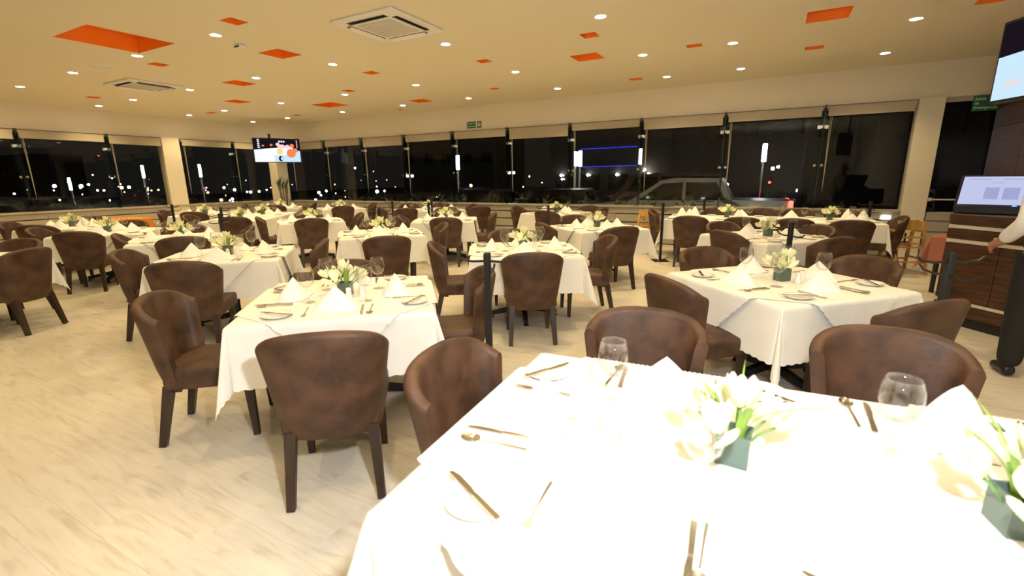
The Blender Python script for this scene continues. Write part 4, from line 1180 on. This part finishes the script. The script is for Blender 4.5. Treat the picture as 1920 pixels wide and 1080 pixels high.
# larger single lamps, then the countless small city lights as one object
L1 = [(102, 349, 'w', 40, 1.5), (152, 349, 'w', 40, 1.5), (166, 346, 'w', 40, 1), (228, 352, 'w', 40, 1.3), (242, 351, 'w', 40, 1.2), (183, 357, 'w', 44, .8), (195, 357, 'w', 44, .8), (276, 356, 'o', 44, 1.2), (297, 356, 'o', 44, .8),
      (390, 361, 'o', 40, .9), (415, 375, 'o', 36, 1.4), (436, 373, 'w', 36, 1), (437, 379, 'w', 36, 1), (440, 356, 'w', 40, 1.2), (470, 360, 'w', 40, 1.2), (486, 359, 'w', 40, .9), (420, 352, 'w', 42, 1), (500, 356, 'w', 44, .6), (515, 336, 'b', 40, 1.2),
      (598, 361, 'b', 40, 1.3), (612, 358, 'b', 40, 1), (602, 366, 'b', 40, .8), (592, 375, 'b', 36, 1.2), (707, 359, 'w', 40, 1.5), (721, 358, 'w', 40, .8), (764, 330, 'b', 34, 1.2), (773, 330, 'b', 34, 1.2), (820, 371, 'w', 30, 1), (818, 376, 'w', 30, .9), (839, 372, 'w', 30, .7),
      (883, 348, 'o', 40, 1.4), (880, 357, 'w', 36, 1.3), (881, 363, 'w', 36, 1), (955, 324, 'b', 30, 1.3), (963, 324, 'b', 30, 1.3), (1054, 336, 'w', 34, .9), (1079, 335, 'w', 34, 1), (1110, 331, 'w', 34, 1), (1121, 354, 'w', 34, 1.6), (1180, 329, 'w', 34, 1),
      (1208, 318, 'w', 30, 1.6), (1187, 302, 'o', 34, 1.2), (1449, 316, 'b', 36, 1.6), (1496, 357, 'b', 36, 1.6), (1443, 342, 'r', 36, 1.2), (1547, 345, 'o', 30, 1), (1547, 352, 'o', 30, .9), (1638, 338, 'o', 36, 1), (1637, 358, 'c', 36, 1.2), (1620, 374, 'w', 36, .9), (1661, 384, 'w', 36, .8), (1363, 346, 'b', 30, 1.5)]
LM = {'w': m_lampw, 'o': m_lampo, 'b': m_lampb, 'r': m_lampr, 'c': emis('lamp_cyan', (.3, .8, .9), 3)}
bulb = {}
TENS = nth + ['fifteenth', 'sixteenth', 'seventeenth', 'eighteenth', 'nineteenth', 'twentieth'] + ['twenty-'+w for w in nth[:9]] + ['thirtieth'] + ['thirty-'+w for w in nth[:9]]
lamp_n = {}
L1.sort()
for k, (px, py, c, dep, s) in enumerate(L1):
    p = camo.location + (rt*((px-960)/FPX) + dn*((py-540)/FPX) + fwd)*dep
    if c not in bulb: bulb[c] = MB().lathe([(0, -.10), (.075, -.07), (.10, 0), (.075, .07), (0, .10)], 10).mesh('bulb', LM[c], True)
    wn_ = 'left windows' if px < 320 else ('windows right of left pillar' if px < 527 else 'back windows')
    lamp_n[wn_] = lamp_n.get(wn_, -1)+1
    t = thing('street_lamp', 'distant lamp post glowing %s, %s from the left beyond the %s' % ({'w': 'white', 'o': 'orange', 'b': 'bluish', 'r': 'red', 'c': 'cyan'}[c], TENS[lamp_n[wn_]], wn_), 'street lamp', (p.x, p.y, GZ), 0, 'distant night lamps outside')
    hz = max(.3, p.z-GZ)
    ob('pole', MB().lathe([(.03, min(0, p.z-GZ)-.5), (.02, p.z-GZ)], 5).mesh('pole', m_black), t)
    b = ob('bulb', bulb[c], t, (0, 0, p.z-GZ)); sc_ = s*dep/36*.76; b.scale = (sc_, sc_, sc_)
mbs = {'w': MB(), 'o': MB(), 'r': MB(), 'b': MB()}
allc = MB(); cm = ['w', 'o', 'r', 'b']
rr = random.Random(11)
for k in range(110):
    if k % 2: d = Vector((rr.uniform(-1.15, .12), 1, 0)).normalized()
    else: d = Vector((-1, rr.uniform(.12, .75), 0)).normalized()
    dep = rr.uniform(45, 95); z = abs(rr.gauss(0, 1.3))*1.3-1.5
    s = rr.uniform(.03, .09); c = rr.choice([0, 0, 0, 1, 1, 2, 3])
    p = Vector((d.x*dep, d.y*dep, HC-.6+z))
    allc.add([p+Vector(v)*s for v in ((1, 0, 0), (0, 1, 0), (-1, 0, 0), (0, -1, 0), (0, 0, 1), (0, 0, -1))], [(0, 1, 4), (1, 2, 4), (2, 3, 4), (3, 0, 4), (1, 0, 5), (2, 1, 5), (3, 2, 5), (0, 3, 5)], c)
o = ob('city_lights', allc.mesh('city_lights', [m_lampw, m_lampo, m_lampr, m_lampb]))
o['kind'] = 'stuff'; tag(o, 'scattered tiny city lights in the dark beyond the windows', 'city lights')
